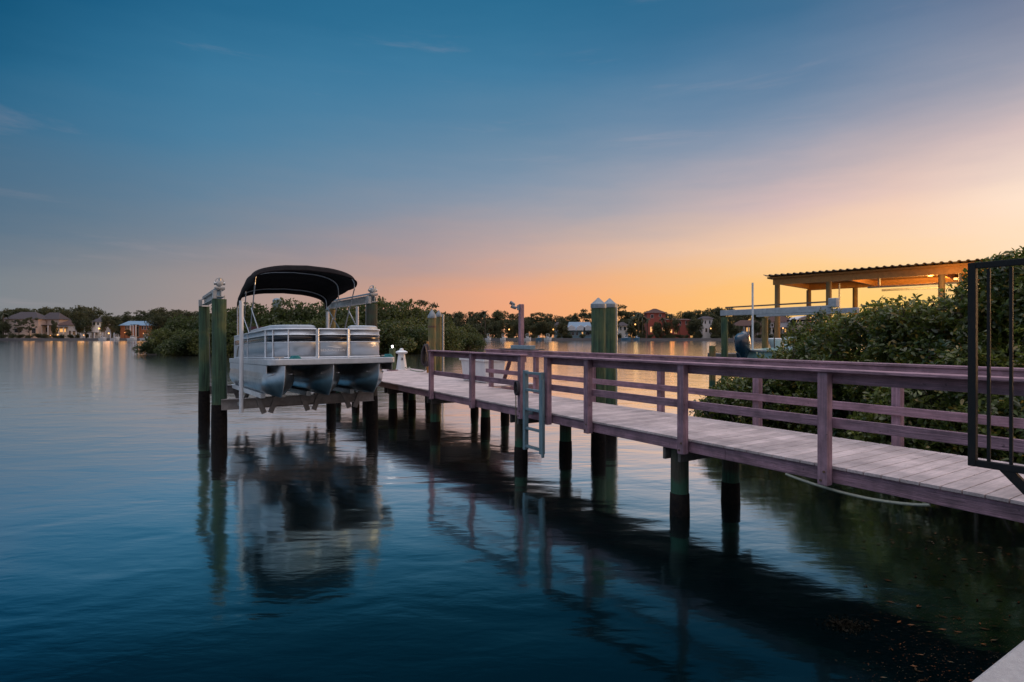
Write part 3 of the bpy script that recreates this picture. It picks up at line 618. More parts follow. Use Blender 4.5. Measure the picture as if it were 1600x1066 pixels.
for s_ in (SN - 0.16, SF + 0.05):
    ib = MB()
    ib.box(s_ - 0.06, s_ + 0.06, TL + 0.02, TR - 0.02, 0.845, 0.86, D); ib.box(s_ - 0.008, s_ + 0.008, TL + 0.02, TR - 0.02, 0.666, 0.844, D)
    ib.box(s_ - 0.06, s_ + 0.06, TL + 0.02, TR - 0.02, 0.65, 0.665, D)
    ib.build('cradle_beam', 'galv_dark', lift)
BS, BTc = 10.9, 3.06; PITCH = 0.028
def B(u, v, w): return D(BS + v, BTc + u, w - v * PITCH)
PU = (-0.92, -0.05, 0.84)
for i, u0 in enumerate(PU):
    for sg in (-1, 1):
        uu = u0 + sg * 0.19
        MB().box(uu - 0.045, uu + 0.045, 1.15, 5.6, 0.935, 1.03, B).build('bunk', 'white' if i == 0 and sg < 0 else 'galv', lift, bevel=0.006)
        for v_ in (1.78, 5.42):
            br = MB(); br.bar(B(uu, v_, 0.93), B(uu + sg * -0.13, v_, 0.585), 0.05, 0.10)
            br.build('bunk_bracket', 'galv_dark', lift, bevel=0.004)
for (s_, t_, z0_, z1_, r_) in ((12.3, 1.6, 0.62, 2.81, 0.04), (13.6, 4.31, 0.7, 2.83, 0.036), (16.1, 4.28, 0.7, 2.8, 0.036), (15.6, 1.62, 0.62, 2.0, 0.036)):
    MB().tube([D(s_, t_, z0_), D(s_, t_, z1_)], r_, 12).build('guide_post', 'pvc', lift, smooth=True)
    MB().bar(D(s_, t_, 0.76), D(SN - 0.16 if s_ < 14 else SF, t_, 0.76), 0.04, 0.06).build('guide_bracket', 'galv', lift)

# ------------------------------------------------------------------ pontoon boat
boat = empty('pontoon_boat', B(0, 2.9, 1.0), 'silver pontoon boat with black bimini top raised on the lift', 'pontoon boat')
def pontoon(u0):
    nz_, ZC, RR = 15, 1.285, 0.295
    zs = [1.578 - (1.578 - 0.992) * (k / (nz_ - 1)) ** 0.9 for k in range(nz_)]
    def rad(z):
        q = (z - ZC) / RR
        return RR * (1 - 0.28 * q * q) if z > ZC else RR * math.sqrt(max(0.0, 1 - q * q)) + 0.002
    def vk(z): return 0.03 + 0.34 * ((1.578 - z) / 0.586) ** 2.6
    qs = [0.0, 0.05, 0.12, 0.22, 0.34, 0.48, 0.64, 0.82, 1.0]
    vend = [1.2, 2.6, 4.0, 5.35]
    mb = MB(); m_ = len(qs) + len(vend)
    for sg in (-1, 1):
        vs = []
        for z in zs:
            for q in qs: vs.append(B(u0 + sg * (0.004 + rad(z) * (1 - (1 - q) ** 1.45)), vk(z) + q * 0.62, z))
            for v in vend: vs.append(B(u0 + sg * (0.004 + rad(z)), v, z))
        f = [(i * m_ + j, i * m_ + j + 1, (i + 1) * m_ + j + 1, (i + 1) * m_ + j) for i in range(nz_ - 1) for j in range(m_ - 1)]
        mb.add(vs, f if sg > 0 else [x[::-1] for x in f])
    top = [B(u0 - rad(zs[0]), v, 1.578) for v in (0.6, 5.35)] + [B(u0 + rad(zs[0]), v, 1.578) for v in (5.35, 0.6)]
    mb.add([B(u0 - rad(z), 5.35, z) for z in zs] + [B(u0 + rad(z), 5.35, z) for z in reversed(zs)], [tuple(range(2 * nz_))])
    o = mb.build('pontoon', 'pontoon', boat, smooth=True)
    MB().tube([B(u0, vk(z) - 0.004, z) for z in zs] + [B(u0, 1.2, 0.988)], 0.008, 6).build('keel_seam', 'rail_white', o, smooth=True)
    for sg in (-1, 1):
        st = MB(); st.bar(B(u0 + sg * 0.16, 0.26, 1.42), B(u0 + sg * 0.302, 0.75, 1.33), 0.03, 0.012); st.bar(B(u0 + sg * 0.302, 0.75, 1.33), B(u0 + sg * 0.302, 5.2, 1.33), 0.03, 0.012)
        st.build('strake', 'alu', o)
for u0 in PU: pontoon(u0)
def rounded(hw, v0, v1, r, n=8, back=True):
    pts = [(-hw, v1)]
    for i in range(n + 1):
        a_ = math.pi + i / n * math.pi / 2
        pts.append((-hw + r + r * math.cos(a_), v0 + r + r * math.sin(a_)))
    for i in range(n + 1):
        a_ = 1.5 * math.pi + i / n * math.pi / 2
        pts.append((hw - r + r * math.cos(a_), v0 + r + r * math.sin(a_)))
    pts.append((hw, v1)); return pts
dp = rounded(1.2, 0.0, 5.6, 0.16, 6)
mb = MB(); n_ = len(dp)
mb.add([B(u, v, 1.59) for u, v in dp] + [B(u, v, 1.70) for u, v in dp], [tuple(range(n_ - 1, -1, -1)), tuple(range(n_, 2 * n_))] + [(i, (i + 1) % n_, n_ + (i + 1) % n_, n_ + i) for i in range(n_)])
mb.build('deck_platform', 'alu_deck', boat, bevel=0.012)
mb = MB()
for v_ in np.arange(0.35, 5.5, 0.42): mb.box(-1.12, 1.12, v_, v_ + 0.05, 1.577, 1.589, B)
mb.build('cross_member', 'galv', boat)
mb = MB()
for sg in (-1, 1): mb.box(sg * 1.19 - 0.004, sg * 1.19 + 0.004, 0.25, 5.5, 1.44, 1.588, B)
mb.build('side_skirt', 'alu_panel', boat)
FW, FV0, FV1, FR = 1.1, 0.32, 5.25, 0.55
def fpath(u_from, u_to, n=60):   # fence centre line as a polyline going left stern -> bow -> right stern
    full = rounded(FW, FV0, FV1, FR, 14); return full
full = rounded(FW, FV0, FV1, FR, 14)
full = [full[0]] + [(-FW, FV1 - (FV1 - FV0 - FR) * q) for q in (0.25, 0.5, 0.75)] + full[1:-1] + [(FW, FV0 + FR + (FV1 - FV0 - FR) * q) for q in (0.25, 0.5, 0.75)] + [full[-1]]
GL, GR = -0.27, 0.30
leftp = [p_ for p_ in full if p_[0] < -0.5] + [(GL - 0.03, FV0)]
rightp = [(GR + 0.03, FV0)] + [p_ for p_ in full if p_[0] > 0.54]
gatep = [(GL, FV0 - 0.012), (GR, FV0 - 0.012)]
sternp = [(-FW, FV1), (FW, FV1)]
ZB, ZTOP, ZS0, ZS1 = 1.715, 2.262, 2.02, 2.15
def ribbon(path, z0, z1, off=0.0):
    mb = MB(); vs = []
    for (u, v) in path:
        vs.append(B(u, v - off, z0)); vs.append(B(u, v - off, z1))
    mb.add(vs, [(2 * i, 2 * i + 2, 2 * i + 3, 2 * i + 1) for i in range(len(path) - 1)])
    return mb
def offset_path(path, d):
    out = []
    for i, (u, v) in enumerate(path):
        a_ = path[max(i - 1, 0)]; c = path[min(i + 1, len(path) - 1)]
        tx, ty = c[0] - a_[0], c[1] - a_[1]; L_ = math.hypot(tx, ty); out.append((u + ty / L_ * d, v - tx / L_ * d))
    return out
def fence(path, nm='fence_section', gate=False, posts=()):
    root = ribbon(path, ZB, ZTOP - 0.01).build(nm, 'alu_panel', boat, solid=0.012, smooth=True)
    ribbon(offset_path(path, 0.011), ZS0, ZS1).build('stripe', 'blackgloss', root, solid=0.003, smooth=True)
    ro = offset_path(path, 0.016)
    for z, r_ in ((ZTOP, 0.0145), (ZS1 + 0.004, 0.009), (ZS0 - 0.004, 0.008), (ZB + 0.008, 0.014)):
        MB().tube([B(u, v, z) for u, v in ro], r_, 8).build('rail', 'rail_white', root, smooth=True)
    for idx in posts:
        u, v = ro[idx]
        MB().tube([B(u, v, ZB - 0.012), B(u, v, ZTOP)], 0.019 if nm == 'bow_gate' else 0.0125, 8).build('stanchion', 'rail_white', root, smooth=True)
    return root
fence(leftp, posts=(0, 2, 4, 5, 9, 14, len(leftp) - 1))
fence(rightp, posts=(0, len(rightp) - 1, len(rightp) - 3, len(rightp) - 5))
gt = fence(gatep, 'bow_gate', posts=(0, 1))
fence(sternp, posts=(0, 1))
# hull side graphic: dark arcs towards the stern
for q, (v0, w_) in enumerate(((4.9, 0.16), (4.25, 0.10))):
    mb = MB(); vs = []
    for i in range(13):
        a_ = i / 12 * math.pi / 2; vv = v0 - 1.3 * (1 - math.cos(a_)); zz = 1.73 + 0.40 * math.sin(a_)
        vs += [B(-FW - 0.012, vv, zz), B(-FW - 0.012, vv - w_ * (1 - 0.5 * i / 12), zz)]
    mb.add(vs, [(2 * i, 2 * i + 1, 2 * i + 3, 2 * i + 2) for i in range(12)]); mb.build('side_graphic', 'blackgloss', boat, solid=0.003)
# bow gate emblem and lettering
M['letter'] = mat('silver_letters', (0.75, 0.78, 0.8), rough=0.3, metal=0.2)
mb = MB()
def swoosh(u0, u1, z0, z1, th):
    vs = []
    for i in range(9):
        q = i / 8; u = u0 + (u1 - u0) * q; z = z0 + (z1 - z0) * q ** 1.5; h_ = th * math.sin(math.pi * min(1, q * 0.95 + 0.03)) 
        vs += [B(u, FV0 - 0.028, z - h_), B(u, FV0 - 0.028, z + h_ * 0.4)]
    mb.add(vs, [(2 * i, 2 * i + 2, 2 * i + 3, 2 * i + 1) for i in range(8)])
swoosh(-0.02, 0.12, 1.955, 1.94, 0.008); swoosh(-0.12, 0.17, 1.935, 1.895, 0.012); swoosh(0.03, 0.19, 1.925, 1.905, 0.008)
mb.build('emblem', 'letter', gt, solid=0.003)
cu = bpy.data.curves.new('txt', 'FONT'); cu.body = "BENNINGTON"; cu.size = 0.065; cu.extrude = 0.001; cu.align_x = 'CENTER'; cu.space_character = 1.15
to = bpy.data.objects.new('txt', cu); COL.objects.link(to)
bpy.context.view_layer.update()
tm = bpy.data.meshes.new_from_object(to.evaluated_get(bpy.context.evaluated_depsgraph_get()))
bpy.data.objects.remove(to)
mb = MB(); mb.v = [B(v.co.x + 0.015, FV0 - 0.026 - v.co.z, 1.835 + v.co.y) for v in tm.vertices]; mb.f = [tuple(pl.vertices) for pl in tm.polygons]
mb.build('lettering', 'letter', gt)
# seats
def seat(pts_uv, z0, z1, name='bow_seat', m='cushion'):
    n = len(pts_uv); mb = MB(); cu_ = sum(p_[0] for p_ in pts_uv) / n; cv_ = sum(p_[1] for p_ in pts_uv) / n
    rings = []
    for (zz, kk) in ((z0, 1.0), (z1 - 0.05, 1.0), (z1 - 0.015, 0.96), (z1, 0.86)):
        rings.append([B(cu_ + (u - cu_) * kk, cv_ + (v - cv_) * kk, zz) for u, v in pts_uv])
    vs = sum(rings, [])
    fs = [tuple(range(n - 1, -1, -1)), tuple(3 * n + i for i in range(n))]
    for r_ in range(3): fs += [(r_ * n + i, r_ * n + (i + 1) % n, (r_ + 1) * n + (i + 1) % n, (r_ + 1) * n + i) for i in range(n)]
    mb.add(vs, fs); return mb.build(name, m, boat, smooth=True)
inn = offset_path(leftp, -0.03)
Lf = [p_ for p_ in inn if p_[1] < 3.3]
seat(Lf + [(GL - 0.05, FV0 + 0.03)] + [(GL - 0.05, FV0 + 0.16), (-0.75, FV0 + 0.18), (-0.9, FV0 + 0.5), (-0.93, Lf[0][1])], 1.72, 2.345, 'bow_seat')
inn = offset_path(rightp, -0.03)
Rf = [p_ for p_ in inn if p_[1] < 3.3]
seat([(GR + 0.05, FV0 + 0.16), (GR + 0.05, FV0 + 0.03)] + Rf[1:] + [(0.93, Rf[-1][1]), (0.9, FV0 + 0.5), (0.75, FV0 + 0.18)], 1.72, 2.345, 'bow_seat')
seat([(-0.98, 1.0), (-0.5, 1.0), (-0.5, 2.4), (-0.98, 2.4)], 1.72, 2.08, 'bench_cushion')
seat([(0.5, 1.0), (0.98, 1.0), (0.98, 2.4), (0.5, 2.4)], 1.72, 2.08, 'bench_cushion')
seat([(-1.02, 3.5), (-0.45, 3.4), (-0.45, 3.7), (-1.02, 3.7)], 1.72, 2.44, 'helm_console', 'maroon')
seat([(-0.25, 4.3), (0.25, 4.3), (0.25, 4.5), (-0.25, 4.5)], 1.72, 2.36, 'captain_seat', 'cushion')
# bimini
def hoop(v, zc, drop, hw, n=29):
    pts = []
    for i in range(n):
        a_ = math.pi * i / (n - 1); cu_ = -math.cos(a_); su = math.sin(a_)
        u = hw * (abs(cu_) ** 0.40) * (1 if cu_ > 0 else -1); z = zc - 0.13 * (u / hw) ** 2 - (drop - 0.13) * (1 - su ** 0.44)
        pts.append((u, v, z))
    return pts
HW = 1.07
H = [(2.0, 3.60, 0.24), (2.12, 3.72, 0.42), (2.7, 3.78, 0.50), (3.4, 3.77, 0.54), (4.05, 3.64, 0.52), (4.6, 3.47, 0.46), (4.72, 3.36, 0.38)]
def cf(i, j):
    k_ = j * (len(H) - 1); a_ = int(min(k_, len(H) - 2)); q = k_ - a_
    h = [H[a_][r_] + (H[a_ + 1][r_] - H[a_][r_]) * q for r_ in range(3)]
    u, v, z = hoop(h[0], h[1], h[2], HW, 29)[int(round(i * 28))]
    z -= 0.012 * math.sin(math.pi * ((k_ % 1.0))) 
    return B(u - 0.05, v, z)
MB().grid(cf, 29, 19).build('bimini_canopy', 'canvas', boat, smooth=True, solid=0.02)
for (v_, zc, dr) in ((2.12, 3.70, 0.42), (3.4, 3.755, 0.54), (4.5, 3.47, 0.46)):
    MB().tube([B(u * 0.985 - 0.05, v, z - 0.02) for u, v, z in hoop(v_, zc, dr, HW)], 0.0125, 8).build('bimini_hoop', 'steel', boat, smooth=True)
for sg in (-1, 1):
    u_ = sg * HW * 0.985
    for (va, za, vb, zb_) in ((2.12, 3.28, 3.15, 2.28), (4.5, 3.0, 3.25, 2.28), (3.4, 3.2, 3.95, 2.68), (2.6, 2.80, 1.95, 2.28), (3.95, 2.68, 4.6, 2.28)):
        MB().tube([B(u_ - 0.05, va, za), B(u_, vb, zb_)], 0.0125, 8).build('bimini_strut', 'steel', boat, smooth=True)
MB().tube([B(-1.1, 4.8, 2.27), B(-1.1, 4.8, 2.98)], 0.016, 8).build('stern_pole', 'pvc', boat, smooth=True)
mb = MB(); mb.lathe(B(-1.0, 0.12, 1.70), [(0.02, 0), (0.02, 0.03)], 8); mb.bar(B(-1.08, 0.12, 1.735), B(-0.92, 0.12, 1.735), 0.02, 0.02); mb.build('cleat', 'alu', boat)
mb = MB(); mb.lathe(B(1.0, 0.12, 1.70), [(0.02, 0), (0.02, 0.03)], 8); mb.bar(B(1.08, 0.12, 1.735), B(0.92, 0.12, 1.735), 0.02, 0.02); mb.build('cleat', 'alu', boat)
M['teal'] = mat('teal_rope', (0.02, 0.18, 0.20), rough=0.8)
for nm, u0 in (('left', -0.72), ('right', 1.06)):
    mb = MB()
    for kk in range(4): mb.tube([B(u0 + (0.10 - 0.012 * kk) * math.cos(a_), 0.14 + 0.06 * math.sin(a_), 1.712 + 0.014 * kk) for a_ in np.linspace(0, 2 * math.pi, 15)], 0.010, 6, cap=False)
    tag(mb.build('bow_line', 'teal', smooth=True), 'teal rope coiled on the boat deck at its ' + ('left front corner by the side fence' if nm == 'left' else 'right front corner beside the dock'), 'rope', 'coiled bow lines')

# ------------------------------------------------------------------ black iron gate wing (right)
TG = 4.4
gs = [s_of(1520, TG), s_of(1545, TG), s_of(1580, TG)]
gate = empty('iron_fence_panel', D(0.9, TG, 0.95), 'black iron fence wing with upright bars standing outboard of the dock', 'fence')
g0 = gs[0]
zG1, zG0 = EYE + (HY - 411) * 3.615 / F, EYE + (HY - 728) * 3.615 / F
MB().box(g0 - 0.021, g0 + 0.021, TG - 0.02, TG + 0.02, zG0, zG1, D).build('stile', 'iron', gate, bevel=0.003)
MB().box(0.55, g0 - 0.0215, TG - 0.018, TG + 0.018, zG1 - 0.038, zG1, D).build('top_rail', 'iron', gate, bevel=0.003)
MB().box(0.55, g0 - 0.0215, TG - 0.018, TG + 0.018, zG0, zG0 + 0.042, D).build('bottom_rail', 'iron', gate, bevel=0.003)
s_ = gs[1]
dsb = gs[1] - gs[2]
while s_ > 0.6:
    MB().box(s_ - 0.0085, s_ + 0.0085, TG - 0.0085, TG + 0.0085, zG0 + 0.043, zG1 - 0.043, D).build('bar', 'iron', gate, bevel=0.002); s_ -= dsb
sA = s_of(1572, TG)
MB().bar(D(sA + 0.01, TG + 0.002, zG0 + 0.02), D(0.72, TG + 0.002, zG0 - 0.62), 0.036, 0.055).build('brace', 'iron', gate, bevel=0.003)
MB().box(0.50, 0.549, TG - 0.025, TG + 0.025, 0.957, zG1 + 0.04, D).build('stile', 'iron', gate, bevel=0.003)

# ------------------------------------------------------------------ leaf tools
def rosettes(P, Nrm, size, nl=6, jitter=0.5, width=0.42):
    """P (n,3) twig tips, Nrm outward; returns verts and 6-gon faces of obovate leaves"""
    n = len(P); n6 = n * nl
    P = np.repeat(P, nl, 0); Nn = np.repeat(Nrm, nl, 0)
    Nn = Nn + rng.normal(0, jitter, Nn.shape); Nn[:, 2] += 0.35; Nn /= np.linalg.norm(Nn, axis=1)[:, None]
    r_ = rng.normal(0, 1, Nn.shape); side = np.cross(Nn, r_); side /= np.linalg.norm(side, axis=1)[:, None]
    out = side * 0.85 + Nn * rng.uniform(0.1, 0.8, (n6, 1)); out /= np.linalg.norm(out, axis=1)[:, None]
    wv = np.cross(out, Nn); wv /= (np.linalg.norm(wv, axis=1)[:, None] + 1e-6)
    nn_ = np.cross(wv, out)
    L_ = (size * rng.uniform(0.65, 1.25, (n6, 1))); w_ = L_ * width * rng.uniform(0.8, 1.2, (n6, 1)) * 0.5
    P = P + rng.normal(0, size * 0.25, P.shape)
    ks = [(0.0, 0.12, 0), (0.45, 0.85, 0.03), (0.8, 0.95, 0.02), (1.0, 0.25, -0.05)]
    V = np.zeros((n6, 8, 3))
    order = []
    for i, (a_, b_, c_) in enumerate(ks):
        V[:, i] = P + out * L_ * a_ + wv * w_ * b_ + nn_ * L_ * (c_ + 0.06 * abs(b_)); V[:, 7 - i] = P + out * L_ * a_ - wv * w_ * b_ + nn_ * L_ * (c_ + 0.06 * abs(b_))
    return V.reshape(-1, 3), np.arange(n6 * 8).reshape(-1, 8)
def cards(P, size, flat=0.0):
    n = len(P); a_ = rng.normal(0, 1, (n, 3)); a_[:, 2] *= (1 - flat); a_ /= np.linalg.norm(a_, axis=1)[:, None]
    b_ = rng.normal(0, 1, (n, 3)); b_[:, 2] *= (1 - flat); b_ -= a_ * (a_ * b_).sum(1)[:, None]; b_ /= np.linalg.norm(b_, axis=1)[:, None]
    s_ = size * rng.uniform(0.5, 1.3, (n, 1)); q = rng.uniform(0.35, 0.8, (n, 1))
    V = np.stack([P - a_ * s_, P - b_ * s_ * q * 0.8, P + a_ * s_, P + b_ * s_ * q], 1)
    return V.reshape(-1, 3), np.arange(n * 4).reshape(-1, 4)
def blob_points(blobs, n, shell=0.35):
    """points in the outer shell of a union of ellipsoids (cx,cy,cz,rx,ry,rz)"""
    Bl = np.array(blobs, float); area = (Bl[:, 3] * Bl[:, 4] + Bl[:, 3] * Bl[:, 5] + Bl[:, 4] * Bl[:, 5])
    idx = rng.choice(len(Bl), n, p=area / area.sum()); d = rng.normal(0, 1, (n, 3)); d /= np.linalg.norm(d, axis=1)[:, None]
    rr = 1 - shell * rng.random((n, 1)) ** 1.4 + rng.normal(0, 0.05, (n, 1))
    P = Bl[idx, :3] + d * Bl[idx, 3:] * rr
    Nn = d / Bl[idx, 3:]; Nn /= np.linalg.norm(Nn, axis=1)[:, None]
    return P, Nn

# ------------------------------------------------------------------ mangrove bushes to the right of the dock
hs = [(1100, 645), (1120, 600), (1150, 580), (1172, 570), (1196, 562), (1215, 547), (1235, 526), (1255, 510), (1290, 484), (1310, 477), (1340, 488), (1365, 474), (1400, 465), (1440, 462), (1480, 456), (1510, 445), (1535, 424), (1560, 400), (1600, 385), (1700, 362), (2100, 330)]
hY = [(1100, 12.2), (1250, 12.2), (1330, 10.8), (1400, 9.9), (1480, 9.0), (1600, 8.2), (1800, 7.6), (2100, 7.0)]
def ztop(px, Y):
    return EYE + (HY - float(np.interp(px, [a_ for a_, _ in hs], [b_ for _, b_ in hs]))) / F * Y
def bush_blobs(p_lo, p_hi, n):
    out = []
    for i in range(n):
        px = random.uniform(p_lo, p_hi); Yr = float(np.interp(px, [a_ for a_, _ in hY], [b_ for _, b_ in hY]))
        d_ = random.uniform(-1.25 if px > 1340 else -0.55, 1.3); zt_ = ztop(px, Yr) * (1 - 0.42 * max(0, -d_)); r_ = random.uniform(0.30, 0.58)
        if px < 1160: r_ *= 0.7
        zc = random.uniform(0.15, max(0.3, zt_ - r_))
        x, y, _ = PX(px, Yr + d_, 0); out.append((x, y, zc, r_ * 1.15, r_ * 1.15, r_))
    px = p_lo
    while px < p_hi:
        Yr = float(np.interp(px, [a_ for a_, _ in hY], [b_ for _, b_ in hY])) + random.uniform(-0.2, 0.6)
        r_ = random.uniform(0.26, 0.42); zt_ = ztop(px, Yr) + random.uniform(-0.16, 0.04)
        x, y, _ = PX(px, Yr, 0); out.append((x, y, zt_ - r_, r_ * 1.2, r_ * 1.2, r_)); px += random.uniform(16, 30)
    return out
def bush(name, s_lo, s_hi, nb, nros, label):
    c = PX((s_lo + s_hi) / 2, float(np.interp((s_lo + s_hi) / 2, [a_ for a_, _ in hY], [b_ for _, b_ in hY])), 0)
    o = empty(name, c, label, 'bush', 'mangrove bushes beside the dock')
    bl = bush_blobs(s_lo, s_hi, nb)
    P, Nn = blob_points(bl, nros, 0.55)
    keep = (P[:, 2] > 0.03)
    # stray shoots above the top line
    P, Nn = P[keep], Nn[keep]
    ex = []
    for _ in range(int(nros * 0.004)):
        i = random.randrange(len(P))
        if P[i, 2] > 1.2:
            L_ = random.uniform(0.12, 0.34); dd = np.array([random.uniform(-.3, .3), random.uniform(-.3, .3), 1.0])
            for q in np.linspace(0.3, 1, 5): ex.append(P[i] + dd * L_ * q)
    if ex: P = np.vstack([P, np.array(ex)]); Nn = np.vstack([Nn, np.tile([0, 0, 1.0], (len(ex), 1))])
    V, Q = rosettes(P, Nn, 0.088)
    me = mesh_from_arrays('foliage', V - np.array(c), Q, M['leaf_near'])
    fo = bpy.data.objects.new('foliage', me); COL.objects.link(fo); fo.parent = o
    br = MB()
    for (x, y, z, rx, ry, rz) in bl:
        base = Vector((x + random.uniform(-.4, .4), y + random.uniform(-.4, .4), -0.1))
        mid = Vector((x, y, z)) * 0.5 + base * 0.5 + Vector((random.uniform(-.15, .15), random.uniform(-.15, .15), 0))
        br.tube([base, mid, (x, y, z + rz * 0.6)], [0.028, 0.02, 0.008], 6)
        for _ in range(3):
            e2 = Vector((x, y, z)) + Vector((random.uniform(-1, 1) * rx, random.uniform(-1, 1) * ry, random.uniform(-.2, .9) * rz))
            br.tube([(x, y, z - rz * 0.4), e2], [0.012, 0.005], 5)
    br.build('branches', 'bark', o)
    return o
g = MB(); g.extrude_poly([PX(1290, 12.6, -.6), PX(1330, 11.3, -.6), PX(1420, 10.0, -.6), PX(1500, 9.2, -.6), PX(1620, 8.3, -.6), PX(1900, 7.2, -.6), (16, 6, -.6), (22, 10, -.6), (13, 17, -.6), PX(1320, 15.5, -.6)], (0, 0, 0.85))
M['mud'] = mat('dark_mud', (0.03, 0.025, 0.018), rough=0.9)
tag(g.build('mud_bank', 'mud'), kind='structure')
bush('mangrove_bush', 1108, 1275, 46, 6200, 'low mangrove bush leaning over the water at the left end of the row')
bush('mangrove_bush', 1275, 1475, 70, 11500, 'dense middle mangrove bush crowding behind the dock railing')
bush('mangrove_bush', 1475, 2000, 95, 15500, 'tallest mangrove bush behind the black iron fence wing')

# ------------------------------------------------------------------ floating debris near the bank
n = 22000
Sx = rng.uniform(0.82, 4.6, n); Tx = 1.2 + rng.uniform(0, 1, n) ** 0.8 * 6.0
dens = np.exp(-((Sx - 1.8) / 1.6) ** 2) * np.clip((Tx - 1.0) / 3, 0, 1)
pxx = 800 + 896 * (dX * Sx + dY * Tx) / (dY * Sx - dX * Tx)
k_ = (rng.random(n) < dens) & (pxx > 1370 + rng.normal(0, 35, n)); Sx, Tx = Sx[k_], Tx[k_]
P = np.stack([dX * Sx + dY * Tx, dY * Sx - dX * Tx, np.full(len(Sx), 0.006)], 1)
ang = rng.normal(0.1, 0.6, len(P)); L_ = rng.uniform(0.0025, 0.008, len(P)) * (1 + 3.4 * (rng.random(len(P)) < 0.035)); w_ = L_ * 0.28
ax = np.stack([np.cos(ang), np.sin(ang), np.zeros(len(P))], 1) * L_[:, None]; bx = np.stack([-np.sin(ang), np.cos(ang), np.zeros(len(P))], 1) * w_[:, None]
V = np.stack([P - ax, P - bx, P + ax, P + bx], 1).reshape(-1, 3)
M['debris'] = leaf_mat('leaf_litter', (0.05, 0.045, 0.03), (0.14, 0.045, 0.015), trans=0.0, nscale=6, rough=0.9, vary=0.8, spec=0.05)
me = mesh_from_arrays('floating_leaves', V, np.arange(len(V)).reshape(-1, 4), M['debris'])
o = bpy.data.objects.new('floating_leaves', me); COL.objects.link(o); tag(o, 'scattered dead leaves and seagrass bits floating by the seawall', 'leaves', kind='stuff')
# seaweed clump
cw = Vector(PX(1322, 2.11 * F / (978 - HY), 0.0))
P = np.array(cw) + rng.normal(0, 1, (500, 3)) * np.array([0.075, 0.05, 0.008]); P[:, 2] = np.abs(P[:, 2]) + 0.004
V, Q = cards(P, 0.012)
M['weed'] = leaf_mat('seaweed', (0.006, 0.006, 0.004), (0.014, 0.012, 0.009), trans=0.0, nscale=8, rough=0.9, vary=0.5, spec=0.05)
o = bpy.data.objects.new('seaweed_clump', mesh_from_arrays('seaweed_clump', V, Q, M['weed'])); COL.objects.link(o)
tag(o, 'dark seaweed clump floating under the bright water patch', 'seaweed')

# ------------------------------------------------------------------ neighbour boathouse
A = Vector((11.0, 25.0, 0)); e1 = Vector((0.70, -0.714, 0)); e2 = Vector((0.714, 0.70, 0))
def H_(a_, b_, z): v = A + e1 * a_ + e2 * b_; return (v.x, v.y, z)
bh = empty('boathouse', H_(4, 2.3, 0), 'open boathouse with corrugated brown metal roof on timber posts', 'boathouse')
RW, RL, RZ = 4.9, 12.5, 4.72
mb = MB(); nr = 50; prof = []
for i in range(nr * 6 + 1):
    a_ = i / 6; ph = i % 6; prof.append((a_ * RL / nr, RZ + 0.02 + (0.045 if ph in (0, 1) else 0.0)))
vs = []
for (a_, z) in prof: vs += [H_(a_, -0.12, z), H_(a_, RW, z)]
mb.add(vs, [(2 * i, 2 * i + 2, 2 * i + 3, 2 * i + 1) for i in range(len(prof) - 1)])
mb.build('roof', 'roofmetal', bh, solid=0.02)
MB().box(0.06, RL - 0.1, 0.15, RW - 0.1, RZ - 0.09, RZ - 0.02, H_).build('ceiling_boards', 'cedar', bh)
for b_ in (0.3, RW - 0.35): MB().box(0.25, RL - 0.3, b_, b_ + 0.09, RZ - 0.36, RZ - 0.092, H_).build('eave_beam', 'cedar', bh)
for a_ in (0.25, 3.0, 6.0, 9.0, 12.0): MB().box(a_, a_ + 0.09, 0.392, RW - 0.352, RZ - 0.30, RZ - 0.093, H_).build('cross_beam', 'cedar', bh)
for (a_, b_) in ((0.4, 0.4), (2.45, 0.4), (6.2, 0.4), (9.8, 0.4), (0.35, 4.45), (2.35, 4.45), (6.2, 4.45), (9.8, 4.45)):
    x, y, _ = H_(a_, b_, 0)
    MB().lathe((x, y, 0), [(0.115, -0.8), (0.112, 2.0), (0.105, RZ - 0.36)], 14).build('post', 'postwood', bh, smooth=True)
for b_ in (1.4, 3.6):
    MB().tube([H_(3.6, b_, 4.12), H_(9.5, b_, 4.12)], 0.045, 8).build('hoist_beam', 'beam_white', bh, smooth=True)
for a_ in (4.0, 6.6, 9.0): MB().tube([H_(a_, 1.4, 4.12), H_(a_, 1.4, RZ - 0.1)], 0.05, 8).build('hoist_hanger', 'beam_white', bh, smooth=True)
MB().tube([H_(2.2, 1.4, 2.6), H_(2.2, 1.4, RZ - 0.36)], 0.03, 8).build('guide_pole', 'pvc', bh, smooth=True)
MB().tube([H_(2.5, 1.6, 2.6), H_(2.5, 1.6, RZ - 0.36)], 0.03, 8).build('guide_pole', 'pvc', bh, smooth=True)
fx = MB().lathe(H_(5.6, 2.0, RZ - 0.22), [(0.05, -0.03), (0.09, 0.0), (0.09, 0.05), (0.03, 0.08)], 12).build('roof_lamp', 'lamp_warm', bh, smooth=True)
lamp('roof_light', H_(5.6, 2.0, RZ - 0.75), 480, (1, 0.5, 0.13), 0.5, bh)
MB().box(6.60, 6.70, 0.05, 0.12, RZ - 0.60, RZ - 0.53, H_).build('eave_lamp', 'lamp_warm', bh)
lamp('eave_light', H_(6.65, -0.55, RZ - 0.75), 60, (1, 0.5, 0.13), 0.4, bh)

